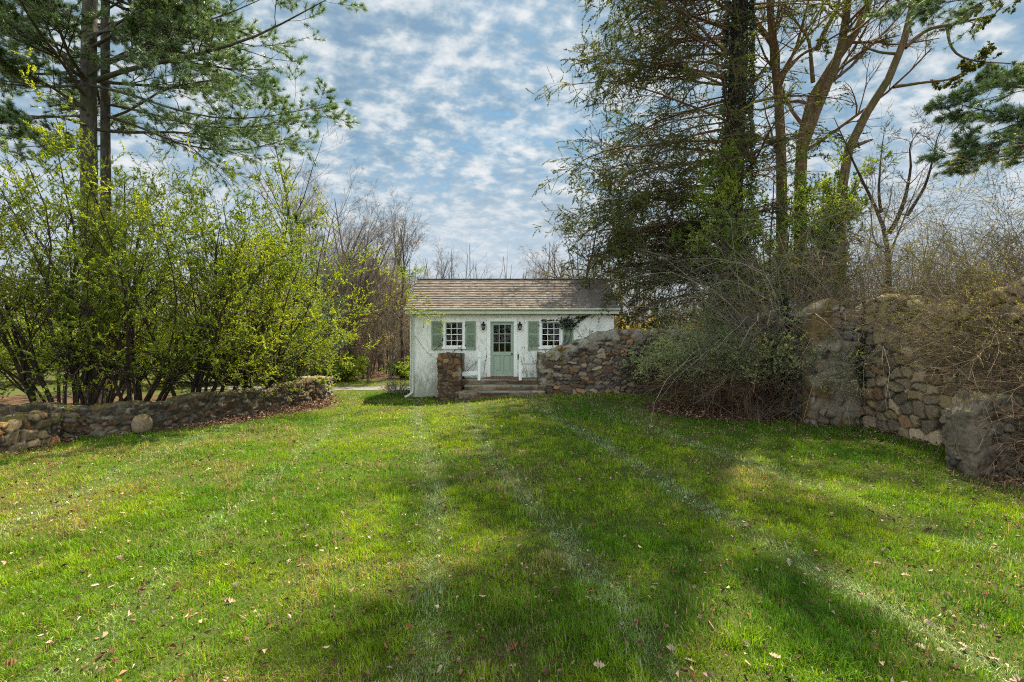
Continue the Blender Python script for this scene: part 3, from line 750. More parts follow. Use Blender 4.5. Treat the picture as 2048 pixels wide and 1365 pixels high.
def mk_house():
    b = MB()
    DX0, DX1, DZ0, DZ1 = -0.86, 0.12, 0.76, 2.88
    W = [(-2.56, -1.76), (1.03, 1.87)]; WZ0, WZ1 = 1.84, 2.86
    t = 0.28
    ops = [(W[0][0], W[0][1], WZ0, WZ1), (DX0, DX1, DZ0, DZ1), (W[1][0], W[1][1], WZ0, WZ1)]
    x = HX0
    for (a, c, z0, z1) in ops:
        b.box(x, a, HY0, HY0+t, -0.2, HT); b.box(a, c, HY0, HY0+t, -0.2, z0); b.box(a, c, HY0, HY0+t, z1, HT); x = c
    b.box(x, HX1, HY0, HY0+t, -0.2, HT)
    b.box(HX0, HX1, HY1-t, HY1, -0.2, HT)
    ym = (HY0+HY1)/2; rz = HT+1.16
    for xa, xb in ((HX0, HX0+t), (HX1-t, HX1)):
        b.box(xa, xb, HY0+t, HY1-t, -0.2, HT)
        b.add([(xa, HY0+0.02, HT), (xb, HY0+0.02, HT), (xb, HY1-0.02, HT), (xa, HY1-0.02, HT), (xa, ym, rz), (xb, ym, rz)], [(0, 1, 5, 4), (2, 3, 4, 5), (0, 4, 3), (1, 2, 5)])
    b.build('wall', M['stucco'], house)
    r = MB(); r.box(HX0+t, HX1-t, HY0+t, HY1-t, 0.6, 0.7); r.box(HX0+t, HX1-t, HY0+t, HY1-t, HT-0.3, HT-0.2)
    r.box(HX0+t+0.01, HX0+t+0.05, HY0+t, HY1-t, 0.7, HT-0.3); r.box(HX1-t-0.05, HX1-t-0.01, HY0+t, HY1-t, 0.7, HT-0.3); r.box(HX0+t+.05, HX1-t-.05, HY1-t-0.05, HY1-t-0.01, 0.7, HT-0.3)
    r.build('interior_room', M['room'], house)
    # roof: overlapping shingles in courses on both slopes
    rng = random.Random(4)
    ev = 0.27; ze = HT+0.10; yr = ym; y0 = HY0-ev; zr = 4.66; rows = 17
    base = MB()
    for s in (1, -1):
        yy = lambda q: yr-(yr-y0)*s*(1-q)
        base.hexa([(-3.9, yy(0), ze-0.07), (3.9, yy(0), ze-0.07), (3.9, yy(1), zr-0.07), (-3.9, yy(1), zr-0.07), (-3.9, yy(0), ze), (3.9, yy(0), ze), (3.9, yy(1), zr), (-3.9, yy(1), zr)])
    V = []; col = []; Q = []
    for s in (1, -1):
        for i in range(rows):
            q0, q1 = i/rows, (i+1.12)/rows
            x = -3.93-rng.random()*0.1
            while x < 3.93:
                w = rng.uniform(0.09, 0.2); xa, xb = max(x, -3.93), min(x+w-0.004, 3.93); x += w
                if xb-xa < 0.01: continue
                dz = rng.uniform(0.036, 0.050); dq = rng.uniform(-0.003, 0.003)
                P = []
                for q, h0, h1 in ((q0+dq, 0.004, dz), (min(q1, 1.0), 0.001, 0.006)):
                    y = yr-(yr-y0)*s*(1-q); z = ze+(zr-ze)*q
                    P += [(xa, y, z+h0), (xb, y, z+h0), (xb, y, z+h1), (xa, y, z+h1)]
                k = len(V); V += P
                Q += [(k, k+1, k+2, k+3), (k+3, k+2, k+6, k+7), (k, k+3, k+7, k+4), (k+1, k+5, k+6, k+2)]
                a = rng.random(); cc = np.array((0.128, 0.107, 0.092))*(1-a)+np.array((0.185, 0.157, 0.136))*a
                if rng.random() < 0.06: cc = np.array((0.13, 0.10, 0.09))
                col += [cc]*8
    mm, nt, out = newmat('roof_shingle')
    at = N(nt, 'ShaderNodeAttribute', attribute_name='col'); nn = noise(nt, coords(nt), 35, 4, 0.6); nb = noise(nt, coords(nt), 1.0, 4, 0.6)
    c = mixc(nt, 1.0, at.outputs['Color'], ramp(nt, nn, [(0.3, 0.75), (0.7, 1.25)]), 'MULTIPLY')
    c = mixc(nt, ramp(nt, nb, [(0.5, 0.0), (0.7, 0.5)]), c, (0.10, 0.09, 0.075))
    principled(nt, out, c, 0.95, nn, 0.3, 0.01, 0.1)
    rf = quad_mesh('roof', np.array(V), np.array(Q), mm, house, {'col': np.array(col)}, smooth=False)
    base.box(-3.95, 3.95, yr-0.10, yr+0.10, zr+0.004, zr+0.022)
    base.build('roof_deck', simple('roof_deck', (0.13, 0.11, 0.095), 0.9), house)
    f = MB(); f.box(-3.88, 3.88, HY0-0.24, HY0-0.0, HT-0.03, HT-0.005); f.box(-3.92, 3.92, y0-0.02, y0+0.0, HT-0.10, HT+0.09)
    for s in (1, -1):      # raked boards on the gables
        for xa in (-3.92, 3.87):
            f.hexa([(xa, yr-(yr-y0)*s, ze-0.2), (xa+0.05, yr-(yr-y0)*s, ze-0.2), (xa+0.05, yr, zr-0.2), (xa, yr, zr-0.2), (xa, yr-(yr-y0)*s, ze-0.072), (xa+0.05, yr-(yr-y0)*s, ze-0.072), (xa+0.05, yr, zr-0.072), (xa, yr, zr-0.072)])
    f.build('fascia', M['gutter'], house)
    g = MB()               # half round gutter with a rolled lip
    prof = [(-0.055+0.055*math.cos(a), -0.06*math.sin(a)) for a in np.linspace(math.pi, 0, 9)]
    n = len(prof)
    vs = [(xx, y0-0.02+0.0+p[0]-0.00, HT+0.075+p[1]) for xx in (-3.95, 3.95) for p in prof]
    vs += [(xx, y0-0.02+p[0]*0.9-0.005, HT+0.079+p[1]*0.85) for xx in (-3.95, 3.95) for p in prof]
    fs = [(i, i+1, n+i+1, n+i) for i in range(n-1)]+[(2*n+i, 3*n+i, 3*n+i+1, 2*n+i+1) for i in range(n-1)]
    fs += [tuple(range(n)), tuple(range(2*n-1, n-1, -1))]
    g.add(vs, fs); g.tube([(-3.95, y0-0.13, HT+0.075), (3.95, y0-0.13, HT+0.075)], 0.014, 6)
    g.build('gutter', M['gutter'], house)
    d = MB(); xd = -3.68
    d.tube([(xd-0.03, y0-0.07, HT+0.02), (xd-0.03, y0-0.06, HT-0.10), (xd, HY0-0.07, HT-0.24), (xd, HY0-0.07, 1.5), (xd, HY0-0.07, 0.30), (xd-0.02, HY0-0.10, 0.18), (xd-0.16, HY0-0.24, 0.07), (xd-0.24, HY0-0.32, 0.05)], 0.048, 10)
    for z in (0.6, 1.7, 2.7): d.box(xd-0.06, xd+0.06, HY0-0.075, HY0, z, z+0.03)
    d.build('downspout', M['gutter'], house)
    # door
    fr = MB(); fy = HY0-0.03
    fr.box(DX0-0.07, DX0+0.06, fy, HY0+0.16, DZ0, DZ1+0.0); fr.box(DX1-0.06, DX1+0.07, fy, HY0+0.16, DZ0, DZ1); fr.box(DX0-0.07, DX1+0.07, fy-0.004, HY0+0.16, DZ1-0.06+0.003, DZ1+0.07)
    dr = MB(); xa, xb, za, zb = DX0+0.062, DX1-0.062, DZ0+0.02, DZ1-0.062; ya, yb = HY0+0.06, HY0+0.105
    st = 0.105; zm = za+0.92
    dr.box(xa, xa+st, ya, yb, za, zb); dr.box(xb-st, xb, ya, yb, za, zb); dr.box(xa+st, xb-st, ya, yb, zb-0.12, zb); dr.box(xa+st, xb-st, ya, yb, zm-0.14, zm+0.0); dr.box(xa+st, xb-st, ya, yb, za, za+0.2)
    xm = (xa+xb)/2; dr.box(xm-0.045, xm+0.045, ya, yb, za+0.2, zm-0.14)
    for p, q in ((xa+st, xm-0.045), (xm+0.045, xb-st)):
        dr.box(p, q, ya+0.025, yb-0.005, za+0.2, zm-0.14); dr.box(p+0.04, q-0.04, ya+0.010, ya+0.03, za+0.24, zm-0.18)
    door = dr.build('door', M['door'], house, 0.004)
    fr.build('frame', M['white'], door, 0.004)
    mu = MB(); gx0, gx1, gz0, gz1 = xa+st, xb-st, zm, zb-0.12
    for i in (1, 2):
        xx = gx0+(gx1-gx0)*i/3; mu.box(xx-0.013, xx+0.013, ya+0.004, yb-0.004, gz0, gz1)
        zz = gz0+(gz1-gz0)*i/3; mu.box(gx0, gx1, ya+0.006, yb-0.006, zz-0.013, zz+0.013)
    mu.build('muntin', M['door'], door)
    gl = MB(); gl.box(gx0, gx1, ya+0.02, ya+0.026, gz0, gz1); gl.build('pane', M['glass'], door)
    kn = MB(); kn.tube([(xb-0.06, ya, zm-0.08), (xb-0.06, ya-0.04, zm-0.08)], 0.012, 8)
    for k in range(1): kn.tube([(xb-0.06, ya-0.035, zm-0.08), (xb-0.06, ya-0.045, zm-0.08), (xb-0.06, ya-0.07, zm-0.08), (xb-0.06, ya-0.08, zm-0.08)], [0.02, 0.033, 0.033, 0.015], 10)
    kn.build('knob', M['brass'], door)
    sl = MB(); sl.box(DX0-0.1, DX1+0.1, HY0-0.10, HY0+0.1, DZ0-0.06, DZ0-0.004); sl.build('door_sill', M['brick'], house)
    # windows: frame, two sashes of six lights, glass, hinges
    for wi, (a, c) in enumerate(W):
        f = MB(); y1 = HY0+0.15; y0f = HY0-0.025
        f.box(a-0.01, a+0.07, y0f, y1, WZ0, WZ1); f.box(c-0.07, c+0.01, y0f, y1, WZ0, WZ1); f.box(a-0.03, c+0.03, y0f-0.01, y1, WZ1-0.06, WZ1+0.03)
        win = f.build('window', M['white'], house, 0.003)
        s = MB(); s.box(a-0.05, c+0.05, HY0-0.06, y1, WZ0-0.04, WZ0+0.045); s.build('sill', M['white'], win, 0.004)
        s = MB(); sx0, sx1 = a+0.072, c-0.072; zb_, zt = WZ0+0.048, WZ1-0.063; zmid = (zb_+zt)/2
        for (z0, z1, yy) in ((zb_, zmid+0.012, HY0+0.07), (zmid-0.012, zt, HY0+0.042)):
            yb2 = yy+0.026
            s.box(sx0, sx0+0.032, yy, yb2, z0, z1); s.box(sx1-0.032, sx1, yy, yb2, z0, z1)
            s.box(sx0+0.032, sx1-0.032, yy, yb2, z0, z0+(0.045 if z0 == zb_ else 0.028)); s.box(sx0+0.032, sx1-0.032, yy, yb2, z1-0.028, z1)
            for i in (1, 2):
                xx = sx0+(sx1-sx0)*i/3; s.box(xx-0.011, xx+0.011, yy+0.003, yb2-0.003, z0+0.028, z1-0.028)
            zz = (z0+z1)/2; s.box(sx0+0.03, sx1-0.03, yy+0.004, yb2-0.004, zz-0.010, zz+0.010)
        s.build('sash', M['white'], win)
        gg = MB(); gg.box(sx0+.02, sx1-.02, HY0+0.082, HY0+0.086, zb_, zmid); gg.box(sx0+.02, sx1-.02, HY0+0.053, HY0+0.057, zmid, zt); gg.build('pane', M['glass'], win)
    # louvred shutters
    for (a, c) in ((-2.99, -2.60), (-1.76+0.03, -1.345), (0.60, 0.99), (1.895, 2.28)):
        s = MB(); z0, z1 = 1.77, 2.84; ya, yb = HY0-0.045, HY0-0.006; st = 0.045
        s.box(a, a+st, ya, yb, z0, z1); s.box(c-st, c, ya, yb, z0, z1); zc = z0+(z1-z0)*0.53
        for p, q in ((z0, z0+0.10), (zc-0.035, zc+0.035), (z1-0.06, z1)): s.box(a+st, c-st, ya+0.002, yb, p, q)
        sh = s.build('shutter', M['green'], house, 0.003)
        l = MB()
        for p, q in ((z0+0.10, zc-0.035), (zc+0.035, z1-0.06)):
            k = int((q-p)/0.034)
            for i in range(k):
                zz = p+(q-p)*(i+0.5)/k
                l.hexa([(a+st, ya+0.004, zz-0.018), (c-st, ya+0.004, zz-0.018), (c-st, yb-0.004, zz+0.008), (a+st, yb-0.004, zz+0.008), (a+st, ya+0.006, zz-0.012), (c-st, ya+0.006, zz-0.012), (c-st, yb-0.002, zz+0.014), (a+st, yb-0.002, zz+0.014)])
        l.build('louvre', M['green'], sh)
        h = MB()
        for zz in (z0+0.16, z1-0.16): h.box((a if a > -2.6 and a != .60 else c)-0.012+(0.0), (a if a > -2.6 and a != .60 else c)+0.05-0.03, ya-0.008, ya+0.0, zz-0.035, zz+0.035)
        h.build('hinge', M['black'], sh)
    # carriage lanterns either side of the door
    for x in (-1.06, 0.29):
        l = MB(); z = 2.64; y = HY0
        l.lathe((x, y-0.13, z), [(0.0, 0.15), (0.015, 0.14), (0.02, 0.11), (0.10, 0.075), (0.105, 0.06), (0.075, 0.055), (0.072, 0.05)], 8)
        l.lathe((x, y-0.13, z), [(0.055, -0.085), (0.06, -0.10), (0.035, -0.125), (0.012, -0.14), (0.0, -0.165)], 8)
        for k in range(8):
            a = 2*math.pi*k/8; l.tube([(x+0.07*math.cos(a), y-0.13+0.07*math.sin(a), z+0.055), (x+0.055*math.cos(a), y-0.13+0.055*math.sin(a), z-0.09)], 0.006, 4)
        l.tube([(x, y-0.13, z+0.14), (x, y-0.1, z+0.19), (x, y-0.03, z+0.17), (x, y, z+0.10)], 0.010, 6); l.box(x-0.035, x+0.035, y-0.018, y-0.001, z+0.03, z+0.17)
        la = l.build('wall_lantern', M['black'], house)
        gl = MB(); gl.lathe((x, y-0.13, z), [(0.052, -0.085), (0.066, 0.052)], 8); gl.build('lantern_glass', M['glass'], la)
    # foot scraper plate by the door and a white skirt plank
    e = MB(); e.box(0.215, 0.25, HY0-0.03, HY0-0.002, 1.42, 1.62); e.tube([(0.232, HY0-0.035, 1.44), (0.232, HY0-0.06, 1.5), (0.232, HY0-0.035, 1.6)], 0.012, 6); e.build('iron_bracket', M['black'], house)
mk_house()

# stone steps up to the door
def mk_steps():
    root = thing('stone_steps', 'three worn stone steps rising to the sage green door', 'steps', (-0.3, 17.2, 0.2))
    for i, (x0, x1, y0, z1) in enumerate(((-1.82, 1.12, 16.55, 0.39), (-1.66, 0.98, 16.92, 0.56), (-1.78, 1.0, 17.26, 0.745))):
        xs = np.linspace(x0, x1, 100); prof = [(0, -0.25), (0.0, -0.02), (0.006, -0.006), (0.02, 0), (0.3, 0.0), (18.0-y0-0.01, 0.0)]
        prof = [(0.0, z) for z in np.linspace(-0.30, -0.03, 9)]+[(0.005, -0.01), (0.02, 0.0)]+[(y, 0.0) for y in np.linspace(0.06, 17.98-y0, 14)]
        X = np.repeat(xs[:, None], len(prof), 1); Y = y0+np.array([p[0] for p in prof])[None]+0*X; Z = z1+np.array([p[1] for p in prof])[None]+0*X
        P = np.stack([X, Y, Z], -1).reshape(-1, 3)
        f1, f2, pid, tilt = stone_field(P+0.05*(fbm(*(P*3).T, 2)-0.5)[:, None], (0.55, 0.5, 0.16), 70+i)
        e = sstep(0.02, 0.12, f2-f1); edge = np.exp(-((P[:, 1]-y0)/0.05)**2)
        P[:, 1] += -0.03*edge*e*(P[:, 2] < z1-0.05)+0.05*(fbm(P[:, 0]*3, 0, P[:, 2]*3, 5)-0.5)*edge
        P[:, 2] += 0.03*(fbm(P[:, 0]*2.2, P[:, 1]*2.2, 0, 6)-0.5)-0.015*(1-e)
        col = PAL_RED[(pid*6.99).astype(int)]*np.array([0.9, 0.85, 0.8]); top = (P[:, 2] > z1-0.045)
        col = np.where(top[:, None], np.array([[0.235, 0.215, 0.185]])*(0.7+0.6*pid[:, None]), col*0.8)
        nc = len(prof); i0 = (np.arange(99)[:, None]*nc+np.arange(nc-1)[None]).ravel()
        Q = np.stack([i0, i0+nc, i0+nc+1, i0+1], 1)
        quad_mesh('step', P, Q, M['stone_dark'], root, {'col': col})
    b = MB(); b.box(-0.98, 0.34, 17.25, 17.99, 0.74, 0.775); b.build('doorstep', M['brick'], root, 0.008)
mk_steps()

def mk_posts():
    for x, lab in ((-1.17, 'white weathered rail post on the steps left of the door'), (0.29, 'white weathered rail post on the steps right of the door')):
        r = thing('rail_post', lab, 'post', (x, 17.2, 0.73))
        b = MB(); b.hexa([(x-0.05, 17.15, 0.70), (x+0.05, 17.15, 0.70), (x+0.05, 17.25, 0.70), (x-0.05, 17.25, 0.70), (x-0.04, 17.16, 1.50), (x+0.06, 17.16, 1.50), (x+0.06, 17.26, 1.50), (x-0.04, 17.26, 1.50)])
        b.build('post', M['white'], r, 0.006)
        c = MB(); c.box(x-0.045, x+0.065, 17.135, 17.148, 1.52, 1.72) if x < 0 else c.box(x-0.03, x+0.075, 17.15, 17.16, 1.45, 1.66)
        c.box(x-0.03, x+0.05, 17.16, 17.25, 1.49, 1.68 if x < 0 else 1.6); c.build('bracket', M['white'], r)
    r = MB(); r.hexa([(-1.78, 17.2, 0.84), (-1.20, 17.2, 0.90), (-1.20, 17.25, 0.90), (-1.78, 17.25, 0.84), (-1.78, 17.2, 1.0), (-1.20, 17.2, 1.05), (-1.20, 17.25, 1.05), (-1.78, 17.25, 1.0)])
    tag(r.build('white_plank', M['white'], None, 0.005), 'white painted plank leaning between stone pillar and rail post', 'plank')
    w = thing('wire_rail', 'thin grey wire rail between right post and sloping wall', 'rail', (0.3, 17.2, 1.2))
    t = MB(); t.tube([(0.33, 17.2, 1.28), (0.98, 17.2, 1.28)], 0.012, 6); t.tube([(0.33, 17.2, 1.5), (0.36, 17.2, 1.28)], 0.010, 6); t.build('wire', M['twig_grey'], w)
mk_posts()
# ================================================================== VEGETATION
def rep(a, n): return np.repeat(np.asarray(a, float), n, 0)

def leafy_shrub(base, nst, H, seed, lean, label, spread=0.42, tall=1.0, nl=(21, 24), low=0.10):
    rng = np.random.default_rng(seed); b = np.array(base, float)
    root = thing('leafy_shrub', label, 'shrub', tuple(b), 'leafy shrubs behind the low wall')
    a = rng.uniform(0, 2*np.pi, nst); rad = rng.uniform(0.1, 0.55, nst)
    p0 = b+np.stack([np.cos(a)*rad, np.sin(a)*rad, np.full(nst, -0.15)], 1)
    d0 = np.stack([np.cos(a)*spread*rng.uniform(0.3, 1.5, nst)+lean[0], np.sin(a)*spread*rng.uniform(0.3, 1.3, nst)+lean[1], np.full(nst, 1.0)], 1)
    st = grow(rng, p0, d0, H*rng.uniform(0.75, 1.12, nst), rng.uniform(0.028, 0.07, nst), 9, 0.11, 0.015, 0.16)
    s1 = spawn(rng, st, 10, (low, 0.97), (42, 12), 0.42, 0.40, 6, 0.13, 0.01, 0.55, 0.3)
    s2 = spawn(rng, s1, 6, (0.15, 1), (45, 14), 0.5, 0.4, 5, 0.15, 0.03, 0.6, 0.4, rmin=0.004)
    s3 = spawn(rng, s2, 4, (0.2, 1), (42, 14), 0.52, 0.4, 4, 0.15, 0.04, 0.7, 0.5, rmin=0.003)
    quad_mesh('stem', *tubes(st, 7), M['bark_dark'], root)
    quad_mesh('branch', *cat(tubes(s1, 4), tubes(s2, 3), tubes(s3, 3)), M['bark_dark'], root)
    P = []; T = []
    for s, n in ((s2, nl[0]), (s3, nl[1])):
        p, t = along(rng, s, n, 0.25, 1.0); P.append(p); T.append(t)
    P = np.concatenate(P); T = np.concatenate(T)
    leaf_part('foliage', rng, leaves(rng, P, rdir(rng, T, 0.6, 0.15), rng.uniform(0.028, 0.058, len(P)), 0.52), M['leaf_shrub'], root)
    return root
leafy_shrub((-14.2, 11.9, 0), 10, 6.2, 101, (0.0, 0.0), 'leafy yellow green shrub at the far left edge of the picture')
leafy_shrub((-11.5, 12.6, 0), 13, 6.6, 102, (-0.02, -0.02), 'biggest yellow green shrub, its thick crooked stems rising behind the stone stub', 0.4)
leafy_shrub((-10.3, 13.3, 0), 9, 6.6, 103, (0.14, 0.0), 'yellow green shrub in the middle of the row behind the low wall', 0.4)
leafy_shrub((-9.15, 14.2, 0), 10, 6.4, 104, (0.22, 0.0), 'yellow green shrub with slender forked stems, second from the far stone pier', 0.38)
leafy_shrub((-8.4, 15.6, 0), 13, 6.3, 105, (0.46, -0.02), 'yellow green shrub leaning out over the wall nearest the far stone pier', 0.40)
leafy_shrub((-13.0, 15.3, 0), 9, 7.0, 106, (0.05, 0.0), 'yellow green shrub half hidden behind the others under the pine', 0.4)

def needles(root, rng, PR, npts, nn, L, w, cone, mat, t0=0.3, name='needles', up=0.25):
    p, t = along(rng, PR, npts, t0, 1.0)
    t = t.copy(); t[:, 2] += up; t = norm(t)
    return leaf_part(name, rng, tufts(rng, p, t, nn, L, w, cone), mat, root)

def white_pine(name, label, trunk, tr, pl, lr, seed, extra=None, fl=0.72, nt=(4, 13), dens=(13, 7)):
    rng = np.random.default_rng(seed)
    base = trunk[0]; root = thing(name, label, 'pine tree', tuple(base))
    tk = (poly(trunk, 14)[None], np.linspace(tr, tr*0.6, 14)[None])
    lm = limbs_of(rng, pl, lr, 10, 0.12)
    if extra: lm = merge(lm, spawn(rng, tk, extra[0], extra[1], (82, 10), 0, 0.2, 10, 0.06, 0.03, 0.3, 0.2, 0.9, labs=extra[2]))
    s1 = spawn(rng, lm, dens[0], (0.22, 0.98), (48, 10), 0.36, 0.55, 6, 0.10, 0.02, 0.45, 0.3, fl, rmin=0.006)
    s2 = spawn(rng, s1, dens[1], (0.25, 1.0), (42, 12), 0.42, 0.5, 4, 0.12, 0.05, 0.6, 0.5, 0.5, rmin=0.004)
    V, Q = tubes(tk, 14); V = V+0.03*norm(rng.normal(size=V.shape))*(fbm(*(V*6).T, 3)[:, None]-0.3)
    quad_mesh('trunk', V, Q, M['bark_pine'], root)
    for i in range(len(lm[0])): quad_mesh('limb', *tubes((lm[0][i:i+1], lm[1][i:i+1]), 7), M['bark_pine'], root)
    quad_mesh('branch', *cat(tubes(s1, 4), tubes(s2, 3)), M['bark_dark'], root)
    q, t = along(rng, s1, 3, 0.6, 1.0); p2, t2 = along(rng, s2, nt[0], 0.35, 1.0)
    P = np.concatenate([q, p2]); T = np.concatenate([t, t2]); T[:, 2] += 0.2; T = norm(T)
    leaf_part('needles', rng, tufts(rng, P, T, nt[1], 0.135, 0.008, 0.6), M['leaf_pine'], root)
    return root
def pp(D0, D1, *pts):
    n = len(pts); return [PX(x, y, D0+(D1-D0)*i/max(n-1, 1)) for i, (x, y) in enumerate(pts)]
white_pine('white_pine', 'tall white pine with long limbs reaching right over the shrubs',
    [np.array((-14.0, 16.2, -0.2))]+pp(16.2, 16.2, (180, 500), (177, 250), (176, 120), (180, 0), (186, -160), (190, -400)), 0.27,
    [pp(16, 15, (195, 160), (246, 140), (318, 125), (410, 106), (512, 75), (615, 20), (668, -9)),
     pp(16, 14.6, (178, 70), (239, 55), (307, 51), (376, 51), (427, 38), (478, 20), (560, -20)),
     pp(16, 14.8, (180, 170), (228, 180), (273, 191), (342, 219), (410, 236), (478, 239), (564, 232), (660, 205)),
     pp(16, 14.2, (170, 160), (137, 137), (103, 75), (82, 20), (68, -10)),
     pp(16, 13.6, (170, 219), (103, 174), (62, 150), (-20, 105)),
     pp(16, 17, (170, 171), (82, 174), (0, 167), (-90, 160)),
     pp(16, 14, (170, 113), (68, 68), (0, 34), (-80, -10)),
     pp(16, 14, (180, 40), (260, -10), (340, -60)),
     pp(16, 15, (176, 80), (300, 10), (420, -40), (540, -110)),
     pp(16, 18, (176, 150), (260, 95), (380, 85), (480, 110)),
     pp(16, 19, (176, 230), (80, 235), (-20, 250), (-80, 255)),
     pp(16, 13.4, (172, 250), (110, 230), (50, 235), (-10, 250))],
    [0.085, 0.05, 0.05, 0.06, 0.055, 0.05, 0.05, 0.045, 0.05, 0.04, 0.04, 0.04], 201, (28, (0.46, 0.98), 6.0), dens=(17, 8), nt=(7, 15))
white_pine('white_pine', 'slimmer white pine trunk standing just right of the tall pine',
    [np.array((-14.2, 17.0, -0.2))]+pp(17, 17, (212, 480), (211, 250), (210, 120), (211, 0), (212, -200), (213, -380)), 0.175,
    [pp(17, 15.4, (219, 236), (273, 219), (318, 178), (376, 167), (444, 157), (496, 150), (533, 143)),
     pp(17, 15.6, (211, 208), (226, 212), (290, 222), (359, 246), (427, 256), (513, 256), (581, 239), (610, 228)),
     pp(17, 15.4, (211, 230), (236, 240), (290, 256), (342, 284), (393, 297), (444, 301), (513, 301), (595, 270)),
     pp(17, 19, (212, 130), (300, 95), (380, 120), (450, 190)),
     pp(17, 19, (212, 60), (130, 30), (40, 40), (-30, 20)),
     pp(17, 18, (212, 290), (140, 300), (70, 290), (10, 300))],
    [0.045, 0.045, 0.05, 0.04, 0.04, 0.04], 202, (16, (0.46, 0.98), 5.0), dens=(18, 9), nt=(7, 15))
def young_pine(name, label, base, H, seed, rad):
    rng = np.random.default_rng(seed); b = np.array(base, float)
    root = thing(name, label, 'pine tree', tuple(b))
    tk = (poly([b-(0, 0, 0.2), b+(0.1, 0, H*0.5), b+(0.0, 0.1, H)], 10)[None], np.linspace(0.14, 0.02, 10)[None])
    lm = spawn(rng, tk, 46, (0.15, 0.97), (74, 10), 0, 0.75, 7, 0.06, 0.06, 0.35, 0.25, 0.5, labs=rad, rmin=0.012)
    s1 = spawn(rng, lm, 7, (0.3, 1), (45, 10), 0.4, 0.4, 4, 0.1, 0.05, 0.5, 0.4, 0.6, rmin=0.005)
    quad_mesh('trunk', *tubes(tk, 8), M['bark_pine'], root)
    quad_mesh('branch', *cat(tubes(lm, 4), tubes(s1, 3)), M['bark_dark'], root)
    p, t = along(rng, s1, 5, 0.3, 1.0); t[:, 2] += 0.3
    leaf_part('needles', rng, tufts(rng, p, norm(t), 11, 0.15, 0.011, 0.6), M['leaf_pine'], root)
young_pine('young_pine', 'younger white pine showing its top above the leafy shrubs', (-9.9, 22.5, 0), 8.0, 211, 3.2)
young_pine('young_pine', 'soft pale green pine low behind the wall near the far pier', (-8.6, 19.8, 0), 3.9, 212, 2.2)
young_pine('young_pine', 'dark young pine half hidden at the left behind the big shrubs', (-16.5, 20.5, 0), 9.0, 213, 3.6)

def back_row():  # added out of view so the panes mirror dark trees, not bright sky
    src = [o for o in C.objects if o.name.startswith('young_pine') and o.parent is None]
    for i in range(12):
        copy_tree(src[i % 3], (-15+2.7*i, -23+3*math.sin(i*2.3), 0), i*1.7, 1.0+0.15*math.sin(i), 'unseen young pine added in a row behind the photographer', 'added pines behind the photographer')
# ---- bare trees -------------------------------------------------------
def bare_tree(label, base, H, seed, group=None, r=None, lean=(0, 0), nl=(9, 6, 5, 4), t0=0.3, ang=38, mat='bark_grey', stems=1, buds=None, spread=0.25, tw='twig_grey', lr=0.45):
    rng = np.random.default_rng(seed); b = np.array(base, float); r = r or H*0.013
    root = thing('bare_tree', label, 'tree', tuple(b), group)
    a = rng.uniform(0, 6.28, stems)+np.arange(stems)*2.4; sp = 0 if stems == 1 else spread
    p0 = b+np.stack([np.cos(a)*r*1.6*(stems > 1), np.sin(a)*r*1.6*(stems > 1), np.full(stems, -0.2)], 1)
    d0 = np.stack([np.cos(a)*sp+lean[0], np.sin(a)*sp+lean[1], np.ones(stems)], 1)
    tk = grow(rng, p0, d0, H*rng.uniform(0.85, 1.05, stems), r*rng.uniform(0.7, 1.1, stems), 10, 0.05, 0.01, 0.14)
    s1 = spawn(rng, tk, nl[0], (t0, 0.97), (ang, 9), lr, 0.5, 7, 0.09, 0.05, 0.5, 0.25)
    s2 = spawn(rng, s1, nl[1], (0.2, 1), (40, 11), 0.46, 0.4, 5, 0.12, 0.05, 0.55, 0.3, rmin=0.006)
    s3 = spawn(rng, s2, nl[2], (0.2, 1), (40, 12), 0.5, 0.4, 4, 0.13, 0.04, 0.6, 0.4, rmin=0.005)
    s4 = spawn(rng, s3, nl[3], (0.2, 1), (38, 12), 0.55, 0.4, 3, 0.12, 0.04, 0.7, 0.6, rmin=0.004)
    quad_mesh('trunk', *tubes(tk, 8), M[mat], root)
    quad_mesh('limb', *cat(tubes(s1, 5), tubes(s2, 4)), M[mat], root)
    quad_mesh('twig', *cat(tubes(s3, 3), tubes(s4, 3)), M[tw], root)
    if buds:
        p, t = along(rng, s4, buds[1], 0.3, 1)
        leaf_part('bud', rng, leaves(rng, p, rdir(rng, t, 0.6), rng.uniform(buds[2]*0.6, buds[2]*1.3, len(p)), 0.5), M[buds[0]], root)
    return root
def copy_tree(root, loc, rz, s, label, group):
    r = root.copy(); C.objects.link(r); r.location = loc; r.rotation_euler = (0, 0, rz); r.scale = (s, s, s)
    r['label'] = label; r['group'] = group
    for ch in list(root.children):
        c = ch.copy(); C.objects.link(c); c.parent = r
    return r
back_row()
GL = 'bare trees of the wood left of the cottage'; GR = 'bare trees of the wood behind the cottage'; GF = 'bare trees far off behind the leafy shrubs'; GX = 'bare trees far off behind the right hand walls'
LGL = 'leafless grey tree in the brown wood between far pier and cottage'
LGR = 'leafless tree top showing over or beside the cottage roof ridge'
LGF = 'leafless tree far off behind the leafy shrubs and pines'
LGX = 'leafless tree far off above the tall stone and rubble walls'
def gp(px, D): x = (px-1024)/F*D; return (x, D, float(gz(x, D)))
